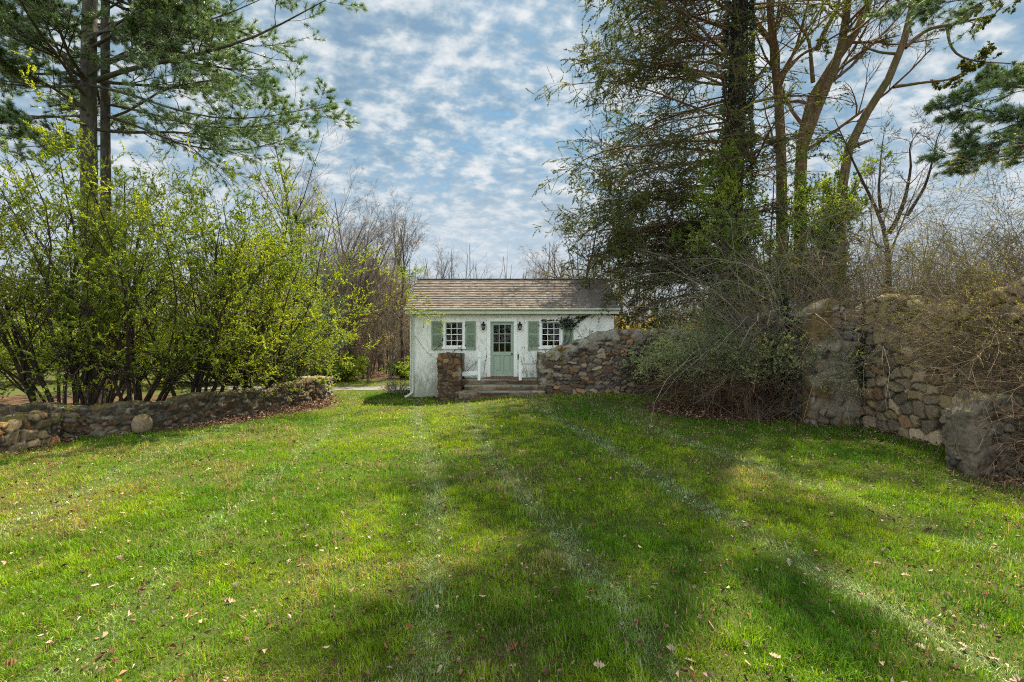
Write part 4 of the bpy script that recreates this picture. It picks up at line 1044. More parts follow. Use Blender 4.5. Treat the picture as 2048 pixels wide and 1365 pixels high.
protos = [bare_tree(LGL, gp(700, 31), 11.5, 301, GL, 0.17, (0.05, 0), (11, 6, 5, 4), 0.22),
          bare_tree(LGL, gp(760, 34), 11.0, 302, GL, 0.16, (0.03, 0), (12, 6, 5, 4), 0.3, 34),
          bare_tree(LGL, gp(660, 29), 9.5, 303, GL, 0.13, (0.10, 0), (11, 7, 5, 4), 0.2, 42, stems=2),
          bare_tree(LGL, gp(800, 37), 9.0, 304, GL, 0.10, (0.0, 0), (10, 6, 5, 4), 0.15, 36, buds=('leaf_rust', 1, 0.05)),
          bare_tree(LGL, gp(730, 27), 6.5, 305, GL, 0.07, (0.0, 0), (11, 7, 5, 4), 0.08, 45, stems=3, buds=('leaf_rust', 1, 0.05), tw='twig_grey')]
rg = random.Random(77)
def scatter(n, px0, px1, D0, D1, smin, smax, lab, grp, kinds=(0, 1, 2, 3, 4)):
    for i in range(n):
        px = px0+(px1-px0)*(i+rg.random())/n; D = D0+(D1-D0)*rg.random()
        copy_tree(protos[rg.choice(kinds)], gp(px, D), rg.uniform(0, 6.28), rg.uniform(smin, smax), lab, grp)
scatter(20, 570, 790, 31, 46, 0.9, 1.25, LGL, GL)
scatter(8, 790, 870, 38, 56, 0.8, 1.0, LGL, GL, (1, 3, 3, 4))
scatter(10, 600, 850, 25, 31, 0.65, 1.0, LGL, GL, (4, 4, 3))
scatter(16, 890, 1130, 34, 52, 0.6, 0.85, LGR, GR)
scatter(9, 1080, 1290, 27, 36, 0.75, 1.05, LGR, GR)
scatter(15, -250, 570, 30, 46, 0.7, 1.05, LGF, GF, (0, 1, 2, 3, 4))
scatter(16, 1300, 2350, 28, 44, 0.7, 1.0, LGX, GX)

bare_tree('tall leafless tree rising above the young pine left of the sky', gp(608, 26), 12.6, 321, None, 0.17, (0.0, 0), (11, 6, 5, 4), 0.5, 36, mat='bark_dark')
bare_tree('grey tree of many stems fanning out just beyond the far pier', gp(634, 25), 8.6, 322, None, 0.15, (0.13, 0), (9, 6, 5, 4), 0.3, 34, stems=8, spread=0.30, mat='bark_grey')
bare_tree('slim young tree with rusty buds standing by the drive', gp(735, 23.5), 3.6, 323, None, 0.045, (0, 0), (14, 6, 4, 3), 0.35, 55, buds=('leaf_rust', 2, 0.06), mat='twig_brown', tw='twig_brown')
bare_tree('dark slim trunk of a leafless tree close beside the cottage gable', gp(806, 27), 9.0, 324, None, 0.12, (0.01, 0), (10, 6, 5, 4), 0.4, 32, mat='bark_dark')
bare_tree('fine twigged leafless tree rising behind the right end of the roof', gp(1150, 25.5), 9.6, 325, None, 0.13, (-0.03, 0), (14, 7, 5, 4), 0.25, 36, mat='bark_dark')
bare_tree('leafless tree with long dark branches reaching left over the roof ridge', gp(1215, 24), 7.0, 326, None, 0.12, (-0.42, 0), (12, 7, 5, 3), 0.25, 42, mat='bark_dark', tw='twig_brown')

def limb_tree(label, base, stems, radii, seed, n=(9, 6, 5, 4), mat='bark_warm', tw='twig_brown', lr=0.32, leaf=None, rend=0.4, r0=0.25, name='bare_tree', catg='tree', group=None):
    """stems drawn limb by limb (first one is the trunk), finer branches grown from them"""
    rng = np.random.default_rng(seed); root = thing(name, label, catg, tuple(base), group)
    big = limbs_of(rng, stems, radii, 14, rend)
    ln = np.linalg.norm(np.diff(big[0], axis=1), axis=2).sum(1); kk = ln > 2.2
    s1 = spawn(rng, (big[0][kk], big[1][kk]), n[0], (r0, 1.0), (50, 14), lr, 0.45, 7, 0.13, 0.04, 0.42, 0.25)
    s2 = spawn(rng, s1, n[1], (0.2, 1), (45, 14), 0.48, 0.4, 5, 0.14, 0.04, 0.55, 0.35, rmin=0.007)
    s3 = spawn(rng, s2, n[2], (0.2, 1), (42, 14), 0.5, 0.4, 4, 0.14, 0.04, 0.6, 0.5, rmin=0.005)
    s4 = spawn(rng, s3, n[3], (0.2, 1), (40, 14), 0.55, 0.4, 3, 0.12, 0.03, 0.7, 0.6, rmin=0.004) if n[3] else None
    V, Q = tubes((big[0][:1], big[1][:1]), 12); quad_mesh('trunk', V, Q, M[mat], root)
    for i in range(1, len(stems)): quad_mesh('limb', *tubes((big[0][i:i+1], big[1][i:i+1]), 10), M[mat], root)
    fine = [tubes(s1, 5), tubes(s2, 4), tubes(s3, 3)]+([tubes(s4, 3)] if s4 else [])
    quad_mesh('branches', *cat(*fine), M[tw], root)
    if leaf:
        p, t = along(rng, s3, leaf[1], 0.3, 1)
        leaf_part('foliage', rng, leaves(rng, p, rdir(rng, t, 0.7), rng.uniform(leaf[2]*0.6, leaf[2]*1.3, len(p)), 0.5), M[leaf[0]], root)
    return root
bA = PX(1563, 760, 22)
limb_tree('straight warm brown trunk of a bare tree right of the ivy trunk', (bA[0], 22, 0),
    [[(bA[0], 22, -0.2)]+pp(22, 22, (1564, 400), (1562, 264), (1558, 176), (1549, 110), (1538, 44), (1540, -90), (1532, -300)),
     pp(22, 21, (1551, 100), (1525, 61), (1500, 20), (1470, -40)), pp(22, 21, (1558, 160), (1600, 110), (1640, 90), (1690, 60))],
    [0.30, 0.12, 0.09], 331, (12, 6, 5, 4), rend=0.3, r0=0.35, lr=0.24, leaf=('leaf_hemlock', 2, 0.07))
bB = PX(1605, 760, 22.5)
limb_tree('forked warm brown bare tree with two thick stems leaning right', (bB[0], 22.5, 0),
    [[(bB[0], 22.5, -0.2)]+pp(22.5, 22.5, (1600, 400), (1601, 290), (1606, 246), (1614, 189), (1643, 145), (1679, 114), (1720, 70), (1760, -60), (1790, -260)),
     pp(22.5, 22, (1603, 300), (1621, 255), (1635, 211), (1661, 154), (1687, 97), (1687, 57), (1700, -20), (1712, -280)),
     pp(22.5, 22, (1626, 165), (1622, 120), (1619, 79), (1595, 48), (1570, 10)),
     pp(22.5, 21.5, (1635, 100), (1645, 70), (1674, 18), (1690, -40)),
     pp(22.5, 21.5, (1664, 150), (1720, 105), (1760, 80), (1800, 70))],
    [0.34, 0.24, 0.10, 0.12, 0.07], 332, (11, 6, 5, 4), rend=0.3, r0=0.35, lr=0.24, leaf=('leaf_hemlock', 2, 0.07))
bC = PX(1683, 760, 19)
limb_tree('smooth pale trunk curving right against the open sky', (bC[0], 19, 0),
    [[(bC[0], 19, -0.2)]+pp(19, 19, (1680, 420), (1687, 303), (1696, 273), (1731, 220), (1784, 174), (1797, 106), (1815, 66), (1838, -30), (1855, -250)),
     pp(19, 18.4, (1787, 174), (1846, 165), (1899, 160), (1922, 148), (1947, 132)),
     pp(19, 18.2, (1810, 95), (1855, 57), (1912, 48), (1960, 36), (1991, 31), (2003, 14)),
     pp(18.6, 17.8, (1894, 50), (1898, 85), (1912, 110), (1947, 123), (2040, 128)),
     pp(19, 18.8, (1700, 296), (1722, 287), (1745, 279)),
     pp(19, 19.4, (1797, 108), (1760, 105), (1730, 95), (1715, 70))],
    [0.24, 0.065, 0.08, 0.05, 0.11, 0.06], 333, (8, 5, 5, 3), lr=0.24, rend=0.3, r0=0.45, leaf=('leaf_hemlock', 9, 0.09))
bD = PX(1776, 760, 14.5)
limb_tree('small dark bare tree forking low above the rubble wall', (bD[0], 14.5, 0),
    [[(bD[0], 14.5, -0.2)]+pp(14.5, 14.3, (1778, 560), (1776, 470), (1767, 444), (1731, 374), (1709, 334), (1692, 286), (1668, 235)),
     pp(14.5, 14.2, (1778, 466), (1790, 450), (1811, 396), (1824, 325), (1815, 290), (1845, 255)),
     pp(14.3, 14.6, (1815, 430), (1850, 374), (1866, 320), (1872, 281), (1892, 235)),
     pp(14.5, 14.8, (1762, 425), (1757, 387), (1762, 308), (1771, 246))],
    [0.13, 0.07, 0.055, 0.045], 334, (9, 6, 4, 2), mat='bark_dark', tw='twig_grey', lr=0.3, rend=0.07, r0=0.3)

# ---- tall ivy clad conifer --------------------------------------------
def big_conifer():
    rng = np.random.default_rng(401); bx = (1462-1024)/F*20; b = np.array((bx, 20.0, 0.0))
    root = thing('tall_conifer', 'tall dark conifer with an ivy wrapped trunk and drooping branches', 'conifer tree', tuple(b))
    tk = (poly([b-(0, 0, .2), b+(0.0, 0, 8), b+(0.35, 0, 14), b+(0.5, 0, 30)], 18)[None], np.linspace(0.52, 0.14, 18)[None])
    zs = np.r_[np.linspace(2.6, 28, 165)]; n = len(zs)
    az = np.where(rng.random(n) < 0.66, rng.normal(np.pi, 0.75, n), rng.uniform(-1.6, 1.6, n))
    L = np.interp(zs, [2.8, 6, 11, 15, 21, 28], [4.8, 7.2, 7.6, 6.6, 4.8, 3.0])*rng.uniform(0.72, 1.08, n)*np.where(np.cos(az) > 0, 0.62, 1.0)
    p0 = b+np.stack([0.02*zs+np.cos(az)*0.2, np.sin(az)*0.2, zs], 1)
    d0 = np.stack([np.cos(az), np.sin(az), rng.uniform(0.02, 0.30, n)], 1)
    lm = grow(rng, p0, d0, L, rng.uniform(0.03, 0.07, n), 10, 0.06, 0.0, 0.12, 0.13)
    q = 26; zq = rng.uniform(5.0, 9.0, q); aq = rng.uniform(np.pi-0.1, np.pi+0.6, q)
    lm = merge(lm, grow(rng, b+np.stack([0.02*zq, 0*zq, zq], 1), np.stack([np.cos(aq), np.sin(aq), rng.uniform(-0.02, 0.15, q)], 1), rng.uniform(5.4, 7.0, q), rng.uniform(0.03, 0.06, q), 10, 0.06, 0.0, 0.12, 0.08))
    s1 = spawn(rng, lm, 15, (0.12, 0.99), (50, 12), 0.36, 0.5, 7, 0.09, -0.03, 0.5, 0.3, 0.6, rmin=0.006)
    s2 = spawn(rng, s1, 7, (0.15, 1.0), (48, 14), 0.5, 0.4, 5, 0.13, -0.05, 0.6, 0.5, 0.3, rmin=0.004)
    quad_mesh('trunk', *tubes(tk, 14), M['bark_dark'], root)
    quad_mesh('limb', *tubes(lm, 6), M['twig_brown'], root)
    quad_mesh('branch', *cat(tubes(s1, 4), tubes(s2, 3)), M['twig_brown'], root)
    side = lambda PR: PR[0][:, -1, 0] < bx+1.2
    k = side(s2) | (rng.random(len(s2[0])) < 0.25)
    clump = fbm(*(s2[0][:, 2]*0.7).T, 55, 2); k &= clump > 0.31
    p, t = along(rng, (s2[0][k], s2[1][k]), 52, 0.1, 1.0)
    leaf_part('foliage', rng, leaves(rng, p, rdir(rng, t, 0.85, -0.1), rng.uniform(0.03, 0.07, len(p)), 0.48), M['leaf_hemlock'], root)
    # ivy all round the trunk
    m = 15000; z = rng.uniform(0.5, 17.5, m); a = rng.uniform(0, 6.283, m); r = np.interp(z, [0, 17], [0.58, 0.40])+0.35*vnoise(z*0.8, a*1.2, 0, 7)*rng.random(m)
    P = b+np.stack([0.025*z+np.cos(a)*r, np.sin(a)*r, z], 1)
    d = norm(np.stack([np.cos(a), np.sin(a), rng.normal(-0.3, 0.5, m)], 1)+rng.normal(0, 0.5, (m, 3)))
    leaf_part('ivy', rng, leaves(rng, P, d, rng.uniform(0.07, 0.14, m), 0.85), M['leaf_ivy'], root)
big_conifer()
EDGE = white_pine('white_pine', 'dark green pine reaching in from beyond the right edge',
    [np.array((15.8, 14.0, -0.2)), np.array((15.8, 14.0, 9)), np.array((15.9, 14.0, 20)), np.array((15.9, 14.0, 30))], 0.25,
    [pp(13.5, 12.8, (2150, 190), (2060, 175), (1990, 170), (1930, 190)), pp(13.5, 13, (2150, 260), (2060, 220), (1980, 225), (1905, 205)),
     pp(13.5, 12.6, (2150, 300), (2060, 270), (1970, 290), (1900, 315)), pp(13.5, 14, (2150, 330), (2050, 305), (1960, 320), (1915, 335)),
     pp(13.5, 14.4, (2150, 150), (2070, 150), (2000, 150), (1960, 165)), pp(13.5, 12, (2150, 240), (2080, 235), (2010, 255), (1960, 275)),
     pp(13.5, 13.2, (2150, -60), (2060, -30), (1960, -5), (1850, 10)), pp(13.5, 13.8, (2150, -90), (2020, -50), (1900, -30), (1800, 0))],
    [0.05, 0.05, 0.05, 0.045, 0.04, 0.045, 0.045, 0.045], 421, (46, (0.40, 0.97), 4.3), 0.6, (6, 14), (16, 8))

# ---- shrubs on the right ----------------------------------------------
def juniper():
    rng = np.random.default_rng(431); b = np.array((9.0, 16.9, 0.1))
    root = thing('green_shrub', 'tall fine leaved bright green shrub in front of the bare trees', 'shrub', tuple(b))
    n = 26; a = rng.uniform(0, 6.28, n)
    st = grow(rng, b+np.stack([np.cos(a)*0.7, np.sin(a)*0.5, np.zeros(n)-.2], 1), np.stack([np.cos(a)*0.30, np.sin(a)*0.18, np.ones(n)], 1), rng.uniform(5.4, 8.4, n), rng.uniform(0.05, 0.09, n), 9, 0.045, 0.02, 0.15)
    s1 = spawn(rng, st, 16, (0.3, 0.99), (50, 12), 0.20, 0.4, 6, 0.12, 0.04, 0.5, 0.3)
    s2 = spawn(rng, s1, 8, (0.1, 1), (45, 12), 0.5, 0.4, 4, 0.14, 0.04, 0.6, 0.4, rmin=0.005)
    s3 = spawn(rng, s2, 4, (0.1, 1), (45, 12), 0.5, 0.4, 3, 0.14, 0.04, 0.6, 0.4, rmin=0.004)
    quad_mesh('stem', *tubes(st, 6), M['bark_dark'], root); quad_mesh('branch', *cat(tubes(s1, 4), tubes(s2, 3), tubes(s3, 3)), M['bark_dark'], root)
    P, T = zip(along(rng, s2, 12, 0.1, 1), along(rng, s3, 15, 0.1, 1)); P = np.concatenate(P); T = np.concatenate(T)
    leaf_part('foliage', rng, leaves(rng, P, rdir(rng, T, 0.6, 0.1), rng.uniform(0.035, 0.07, len(P)), 0.5), M['leaf_juniper'], root)
    b2 = np.array((6.9, 18.6, 0.2)); root = thing('green_shrub', 'lower bright green shrub above the sloping wall under the conifer', 'shrub', tuple(b2))
    n = 12; a = rng.uniform(0, 6.28, n)
    st = grow(rng, b2+np.stack([np.cos(a)*0.3, np.sin(a)*0.3, np.zeros(n)-.2], 1), np.stack([np.cos(a)*0.4+0.05, np.sin(a)*0.3, np.ones(n)], 1), rng.uniform(3.2, 4.7, n), rng.uniform(0.03, 0.05, n), 8, 0.08, 0.02, 0.15)
    s1 = spawn(rng, st, 12, (0.3, 0.99), (46, 12), 0.32, 0.4, 6, 0.12, 0.04, 0.5, 0.3); s2 = spawn(rng, s1, 8, (0.1, 1), (45, 12), 0.5, 0.4, 4, 0.14, 0.04, 0.6, 0.4, rmin=0.005)
    quad_mesh('stem', *tubes(st, 6), M['bark_dark'], root); quad_mesh('branch', *cat(tubes(s1, 4), tubes(s2, 3)), M['bark_dark'], root)
    P, T = along(rng, s2, 18, 0.1, 1)
    leaf_part('foliage', rng, leaves(rng, P, rdir(rng, T, 0.6, 0.1), rng.uniform(0.05, 0.085, len(P)), 0.4), M['leaf_juniper'], root)
juniper()

def arching(name, label, base, n, L, seed, spread, grav, stem_mat, twig_mat, leaf=None, k2=(6, 4), bias=(0, 0), jit=0.4, r=(0.007, 0.018), up=1.0, lr=(0.35, 0.45), lr_hi=None, group=None, wig=0.09, prune=None):
    rng = np.random.default_rng(seed); b = np.array(base, float); root = thing(name, label, 'shrub', tuple(b), group)
    a = rng.uniform(0, 6.283, n); s = spread*np.sqrt(rng.random(n))
    p0 = b+np.stack([np.cos(a)*jit*rng.random(n), np.sin(a)*jit*rng.random(n), np.full(n, -0.05)], 1)
    d0 = np.stack([np.cos(a)*s+bias[0], np.sin(a)*s+bias[1], np.full(n, up)], 1)
    st = grow(rng, p0, d0, rng.uniform(L[0], L[1], n), rng.uniform(*r, n), 11, wig, 0.03, 0.25, grav)
    cut = (lambda q: q) if prune is None else (lambda q: (q[0][~prune(q[0])], q[1][~prune(q[0])]))
    st = cut(st)
    s1 = cut(spawn(rng, st, k2[0], (0.25, 1), (35, 14), lr[0], 0.4, 6, 0.12, 0.0, 0.6, 0.4, grav=grav*0.5, rmin=0.003))
    s2 = cut(spawn(rng, s1, k2[1], (0.15, 1), (38, 14), lr[1], 0.3, 4, 0.13, 0.0, 0.7, 0.5, rmin=0.0025))
    quad_mesh('stem', *tubes(st, 5), M[stem_mat], root)
    quad_mesh('twig', *cat(tubes(s1, 4), tubes(s2, 3)), M[twig_mat], root)
    if leaf:
        p, t = along(rng, s2, leaf[1], 0.2, 1)
        if len(leaf) > 3: q = rng.random(len(p)) < sstep(leaf[3], leaf[4], p[:, 2]+1.0*(fbm(*(p*1.3).T, 3, 2)-0.5)); p, t = p[q], t[q]
        leaf_part('foliage', rng, leaves(rng, p, rdir(rng, t, 0.7, 0.1), rng.uniform(leaf[2]*0.6, leaf[2]*1.3, len(p)), 0.45), M[leaf[0]], root)
    return root
def cleared(P):
    # twigs clipped back from the foot of the walls beside the lawn
    x, y, z = P[..., 0], P[..., 1], P[..., 2]
    return (((x/y < 0.745) & (z < 2.25)) | ((x/y < 0.90) & (z < 0.95+0.9*np.clip((0.90-x/y)/0.155, 0, 1)))).any(1)
arching('rounded_shrub', 'rounded grey green shrub with brown inner twigs before the ivy wall', (6.75, 14.1, 0.05), 290, (2.1, 3.4), 441, 0.90, 0.29, 'twig_brown', 'twig_brown', ('leaf_sage', 24, 0.046, 0.9, 1.9), (7, 5), jit=1.1)
arching('rounded_shrub', 'low twiggy shrub joined to the grey green one by the pilaster', (6.6, 13.2, 0.0), 40, (1.0, 1.7), 442, 1.2, 0.42, 'twig_grey', 'twig_brown', ('leaf_sage', 3, 0.045, 0.6, 1.5), (7, 4), jit=0.4)
arching('bramble_tangle', 'tangle of pale bare twigs spilling over the tall stone wall', (8.6, 14.4, 0.2), 130, (4.4, 7.8), 443, 0.55, 0.33, 'twig_pale', 'twig_grey', ('leaf_bud', 1, 0.03, 4.5, 9.0), (8, 5), bias=(-0.10, -0.10), jit=1.0, wig=0.20, r=(0.005, 0.014))
arching('bramble_tangle', 'brown bare twig tangle over the wall nearest the pilaster', (10.3, 13.8, 0.2), 45, (5.0, 7.0), 444, 0.55, 0.34, 'twig_tan', 'twig_brown', ('leaf_olive', 12, 0.033, 2.5, 4.5), (7, 5), bias=(-0.15, -0.1), jit=0.5, wig=0.11, r=(0.008, 0.02))
arching('arching_shrub', 'arching brown twigged shrub in front of the rubble wall beside the wing wall', (9.6, 8.35, 0.0), 170, (2.6, 4.2), 445, 0.55, 0.26, 'twig_brown', 'twig_tan', ('leaf_olive', 6, 0.028, 1.2, 2.8), (9, 5), bias=(-0.30, 0.05), prune=cleared, jit=0.45, up=1.15, r=(0.004, 0.011), wig=0.14)
arching('arching_shrub', 'arching brown twigged shrub rising from behind the rubble wall', (11.2, 10.7, 0.2), 130, (4.2, 6.2), 446, 0.6, 0.24, 'twig_brown', 'twig_tan', ('leaf_olive', 12, 0.032, 1.0, 3.0), (9, 5), bias=(-0.05, -0.12), prune=cleared, jit=0.7, r=(0.005, 0.013), wig=0.13)
arching('arching_shrub', 'arching brown twigged shrub at the right edge above the wing wall', (10.9, 9.0, 0.2), 150, (3.8, 5.8), 447, 0.7, 0.30, 'twig_brown', 'twig_tan', ('leaf_olive', 9, 0.03, 1.0, 3.0), (9, 5), bias=(-0.15, -0.08), prune=cleared, jit=0.6, r=(0.005, 0.012), wig=0.13)
arching('arching_shrub', 'dense brown twig thicket drooping over the front of the wing wall', (9.2, 6.95, 0.0), 230, (1.6, 3.2), 449, 0.9, 0.38, 'twig_brown', 'twig_brown', ('leaf_bud', 1, 0.04, 1.4, 3.0), (9, 5), bias=(-0.30, 0.05), prune=cleared, jit=0.4, r=(0.004, 0.010), wig=0.15)
SP = arching('budding_shrub', 'upright budding shrub behind the rubble wall under the small bare tree', (12.6, 14.6, 0), 40, (3.6, 5.6), 448, 0.4, 0.12, 'bark_grey', 'twig_grey', ('leaf_juniper', 1, 0.05), (9, 6), jit=0.6, r=(0.012, 0.03), group='budding shrubs behind the walls')
for (x, y, s, lab) in ((14.6, 16.2, 1.0, 'upright budding shrub behind the walls, beneath the dark pine at the edge'), (11.3, 17.0, 0.95, 'upright budding shrub between the green shrub and small bare tree'), (15.5, 13.0, 1.05, 'upright budding shrub at the right edge beneath the pine boughs')):
    copy_tree(SP, (x, y, 0), x*3, s, lab, 'budding shrubs behind the walls')
# ---- background bushes -------------------------------------------------
def bush(label, base, n, L, seed, leaf, size, spread=0.9, per=9, lo=0.0, grav=0.15, k2=(7, 5), mat='twig_brown'):
    return arching('bush', label, base, n, L, seed, spread, grav, mat, mat, (leaf, per, size), k2, jit=0.3)
bush('round bright green bush beyond the end of the low wall', gp(683, 25.5), 60, (1.0, 1.7), 461, 'leaf_juniper', 0.09, 1.1)
bush('small dark green bush tucked by the cottage gable', gp(808, 27), 40, (0.8, 1.3), 462, 'leaf_juniper', 0.09, 1.0)
bush('dry straw coloured twiggy bush beside the cottage downspout', gp(792, 19.4), 60, (0.5, 0.85), 463, 'leaf_rust', 0.035, 1.2, 1, k2=(5, 3), mat='twig_pale')
for i, (px, D, h, lab) in enumerate(((1290, 27, 3.0, 'golden sunlit bush glowing behind the sloping wall by the cottage'), (1390, 29, 3.2, 'golden sunlit bush behind the wall, under the conifer trunk'), (1240, 31, 3.4, 'golden sunlit bush just past the right corner of the cottage'))):
    bush(lab, gp(px, D), 60, (h*0.7, h*1.15), 464+i, 'leaf_gold', 0.12, 0.8, 7)
for i, (px, D, h, lab) in enumerate(((60, 24, 3.0, 'pale green bush far left, seen between the shrub stems'), (200, 26, 2.6, 'pale green bush behind the biggest shrub'), (330, 23, 2.8, 'pale green bush behind the middle of the wall'), (450, 24, 2.4, 'pale green bush behind the second shrub from the far pier'), (545, 26, 2.6, 'pale green bush behind the last shrub by the far pier'))):
    bush(lab, gp(px, D), 75, (h*0.8, h*1.3), 471+i, 'leaf_shrub', 0.10, 1.0, 9)
# far off woods that read as one brown mass
def woods():
    rng = np.random.default_rng(481); n = 9000
    D = rng.uniform(44, 85, n); px = rng.uniform(-1100, 3100, n); x = (px-1024)/F*D
    p0 = np.stack([x, D, gz(x, D)-0.2], 1); H = rng.uniform(2.5, 9.5, n)*(0.75+0.5*vnoise(x*0.06, D*0.06, 0, 3))
    st = grow(rng, p0, np.stack([rng.normal(0, .12, n), rng.normal(0, .12, n), np.ones(n)], 1), H, rng.uniform(0.03, 0.10, n), 4, 0.06, 0, 0.3)
    s1 = spawn(rng, st, 6, (0.15, 1), (40, 14), 0.35, 0.4, 3, 0.1, 0.04, 0.4, 0.5, rmin=0.012)
    o = quad_mesh('woods', *cat(tubes(st, 3), tubes(s1, 3)), M['twig_grey'], None)
    tag(o, 'far off brown leafless woods closing the horizon', 'woods', kind='stuff')
    n = 1500; D = rng.uniform(27, 46, n); px = rng.uniform(-700, 2800, n); x = (px-1024)/F*D
    p0 = np.stack([x, D, gz(x, D)-0.1], 1)
    st = grow(rng, p0, np.stack([rng.normal(0, .35, n), rng.normal(0, .35, n), np.ones(n)], 1), rng.uniform(1.0, 3.6, n), np.full(n, 0.02), 5, 0.1, 0, 0.4)
    s1 = spawn(rng, st, 9, (0.1, 1), (45, 14), 0.4, 0.3, 4, 0.12, 0.02, 0.6, 0.5, rmin=0.007)
    o = quad_mesh('undergrowth', *cat(tubes(st, 3), tubes(s1, 3)), M['twig_grey'], None)
    tag(o, 'brown bare undergrowth along the edge of the wood', 'undergrowth', kind='stuff')
    p, t = along(rng, s1, 3, 0.2, 1); q = fbm(p[:, 0]*0.15, p[:, 1]*0.15, 0, 4, 2) > 0.5; p, t = p[q], t[q]
    V, Q = leaves(rng, p, rdir(rng, t, 0.8), rng.uniform(0.06, 0.14, len(p)), 0.5)
    o = quad_mesh('undergrowth_leaves', V, Q, M['leaf_juniper'], None, {'var': np.repeat(rng.random(len(p)), 4)}, smooth=False)
    tag(o, 'fresh green leaves in the undergrowth along the wood edge', 'undergrowth', kind='stuff')
woods()
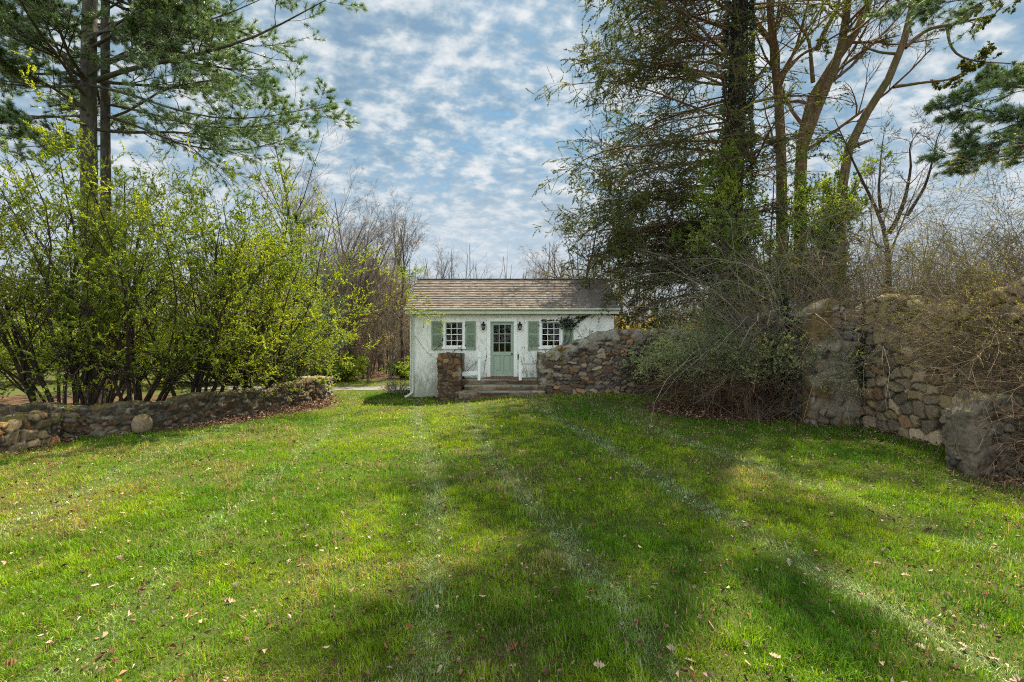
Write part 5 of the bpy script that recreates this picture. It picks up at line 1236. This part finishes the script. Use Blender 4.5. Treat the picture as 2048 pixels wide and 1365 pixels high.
# ---- climbers and weeds on the cottage and the walls -------------------
def climbers():
    rng = np.random.default_rng(491)
    r = thing('climbing_vine', 'straggling vine climbing over the right shutter of the right window', 'vine', (2.1, 17.9, 1.9))
    st = limbs_of(rng, [[(1.75, 17.85, 1.8), (1.98, 17.9, 2.2), (2.05, 17.9, 2.7), (1.9, 17.92, 2.88)], [(1.8, 17.85, 1.8), (2.15, 17.9, 2.1), (2.2, 17.9, 2.6), (2.6, 17.92, 2.95), (2.9, 17.94, 3.1)], [(2.1, 17.9, 2.75), (2.5, 17.94, 2.4), (2.7, 17.94, 2.0), (3.0, 17.93, 2.2)], [(1.95, 17.92, 2.85), (1.6, 17.93, 2.87), (1.1, 17.93, 2.86)], [(2.0, 17.9, 2.8), (2.3, 17.94, 2.95), (2.75, 17.94, 3.0)]], [0.014, 0.013, 0.009, 0.008, 0.010], 10, 0.4)
    s1 = spawn(rng, st, 6, (0.2, 1), (50, 15), 0.25, 0.3, 5, 0.15, -0.02, 0.6, 0.5, rmin=0.004)
    quad_mesh('stem', *cat(tubes(st, 5), tubes(s1, 3)), M['bark_dark'], r)
    p, t = along(rng, (st[0][[1, 3, 4]], st[1][[1, 3, 4]]), 45, 0.5, 1); m = 420
    c = np.array((2.03, 17.86, 2.78))+rng.normal(0, 1, (m, 3))*np.array((0.16, 0.05, 0.10))
    p = np.concatenate([p, c]); leaf_part('foliage', rng, leaves(rng, p, norm(rng.normal(size=p.shape)), rng.uniform(0.05, 0.10, len(p)), 0.8), M['leaf_ivy'], r)
    r = thing('climbing_vine', 'thin bare vine stems on the wall below the left window', 'vine', (-2.3, 17.9, 1.4))
    st = limbs_of(rng, [[(-2.9, 17.95, 1.74), (-2.6, 17.96, 2.0), (-2.55, 17.95, 2.35)], [(-2.2, 17.95, 1.7), (-1.9, 17.95, 1.9), (-1.85, 17.95, 1.72)], [(-1.7, 17.6, 0.95), (-1.45, 17.7, 1.2), (-1.2, 17.8, 1.38)], [(-1.72, 17.6, 0.95), (-1.6, 17.7, 1.3), (-1.5, 17.8, 1.45)], [(-1.5, 17.6, 0.9), (-1.36, 17.7, 1.1), (-1.32, 17.8, 1.42)], [(-3.6, 17.96, 2.3), (-3.2, 17.97, 1.7), (-2.75, 17.97, 1.4)], [(-1.02, 17.5, 0.9), (-0.96, 17.5, 1.4), (-0.90, 17.55, 1.66)]], [0.009, 0.009, 0.010, 0.008, 0.008, 0.006, 0.009], 8, 0.5)
    s1 = spawn(rng, st, 4, (0.3, 1), (45, 15), 0.3, 0.3, 4, 0.15, 0.0, 0.6, 0.5, rmin=0.0035)
    quad_mesh('stem', *cat(tubes(st, 4), tubes(s1, 3)), M['bark_dark'], r)
    p, t = along(rng, (st[0][[0, 1, 6]], st[1][[0, 1, 6]]), 16, 0.4, 1)
    leaf_part('foliage', rng, leaves(rng, p, norm(rng.normal(size=p.shape)), rng.uniform(0.05, 0.08, len(p)), 0.7), M['leaf_ivy'], r)
    for x, y, h, n, lab in ((1.25, 16.85, 1.9, 7, 'spindly weed with yellow green leaves standing before the right window'), (3.05, 17.55, 2.75, 6, 'spindly sapling with fresh green leaves near the cottage right corner'), (0.75, 17.0, 1.3, 6, 'bare thin weed stalks by the right rail post')):
        r = thing('tall_weed', lab, 'weed', (x, y, 0.3))
        a = rng.uniform(0, 6.28, n); p0 = np.array((x, y, 0.3))+np.stack([np.cos(a)*0.08, np.sin(a)*0.08, 0*a], 1)
        st = grow(rng, p0, np.stack([np.cos(a)*0.22, np.sin(a)*0.12, 1+0*a], 1), rng.uniform(0.7, 1.05, n)*h, np.full(n, 0.007), 7, 0.06, 0, 0.5)
        s1 = spawn(rng, st, 5, (0.4, 1), (45, 12), 0.22, 0.3, 4, 0.12, 0.03, 0.7, 0.6, rmin=0.0035)
        quad_mesh('stem', *cat(tubes(st, 4), tubes(s1, 3)), M['twig_brown'], r)
        p, t = along(rng, s1, 4 if h > 1.5 else 1, 0.3, 1); leaf_part('foliage', rng, leaves(rng, p, rdir(rng, t, 0.7), rng.uniform(0.04, 0.09, len(p)), 0.5), M['leaf_bud'], r)
    def ivy(label, fn, m, loc):
        r = thing('ivy', label, 'ivy', loc); P, d = fn(m)
        leaf_part('foliage', rng, leaves(rng, P, norm(d+rng.normal(0, 0.5, d.shape)), rng.uniform(0.05, 0.10, len(P)), 0.85), M['leaf_ivy'], r)
    def f1(m):
        y = rng.normal(13.2, 0.18, m)+0.25*np.sin(np.linspace(0, 9, m)); z = 3.25-2.6*rng.random(m)**1.3
        return np.stack([7.42-rng.random(m)*0.1, y, z], 1), np.tile([[-1., -0.2, -0.3]], (m, 1))
    ivy('dark ivy strand hanging down the tall wall left of the pilaster', f1, 2600, (7.42, 13.2, 0))
    def f2(m):
        z = 3.1*rng.random(m); x = 8.62+rng.normal(0, 0.07, m)+0.1*np.sin(z*3)
        return np.stack([x, 11.88-rng.random(m)*0.08+0*x, z], 1), np.tile([[0.1, -1., -0.3]], (m, 1))
    ivy('dark ivy line down the right side of the plastered pilaster', f2, 1500, (8.62, 11.9, 0))
    def f3(m):
        x = rng.normal(4.75, 0.45, m); z = np.clip(rng.normal(1.25, 0.35, m), 0.2, 2.2)
        return np.stack([x, 16.80-rng.random(m)*0.35, z], 1), np.tile([[0., -1., 0.1]], (m, 1))
    ivy('dark green creeper patch on the sloping stone wall', f3, 2600, (4.7, 16.8, 0))
climbers()
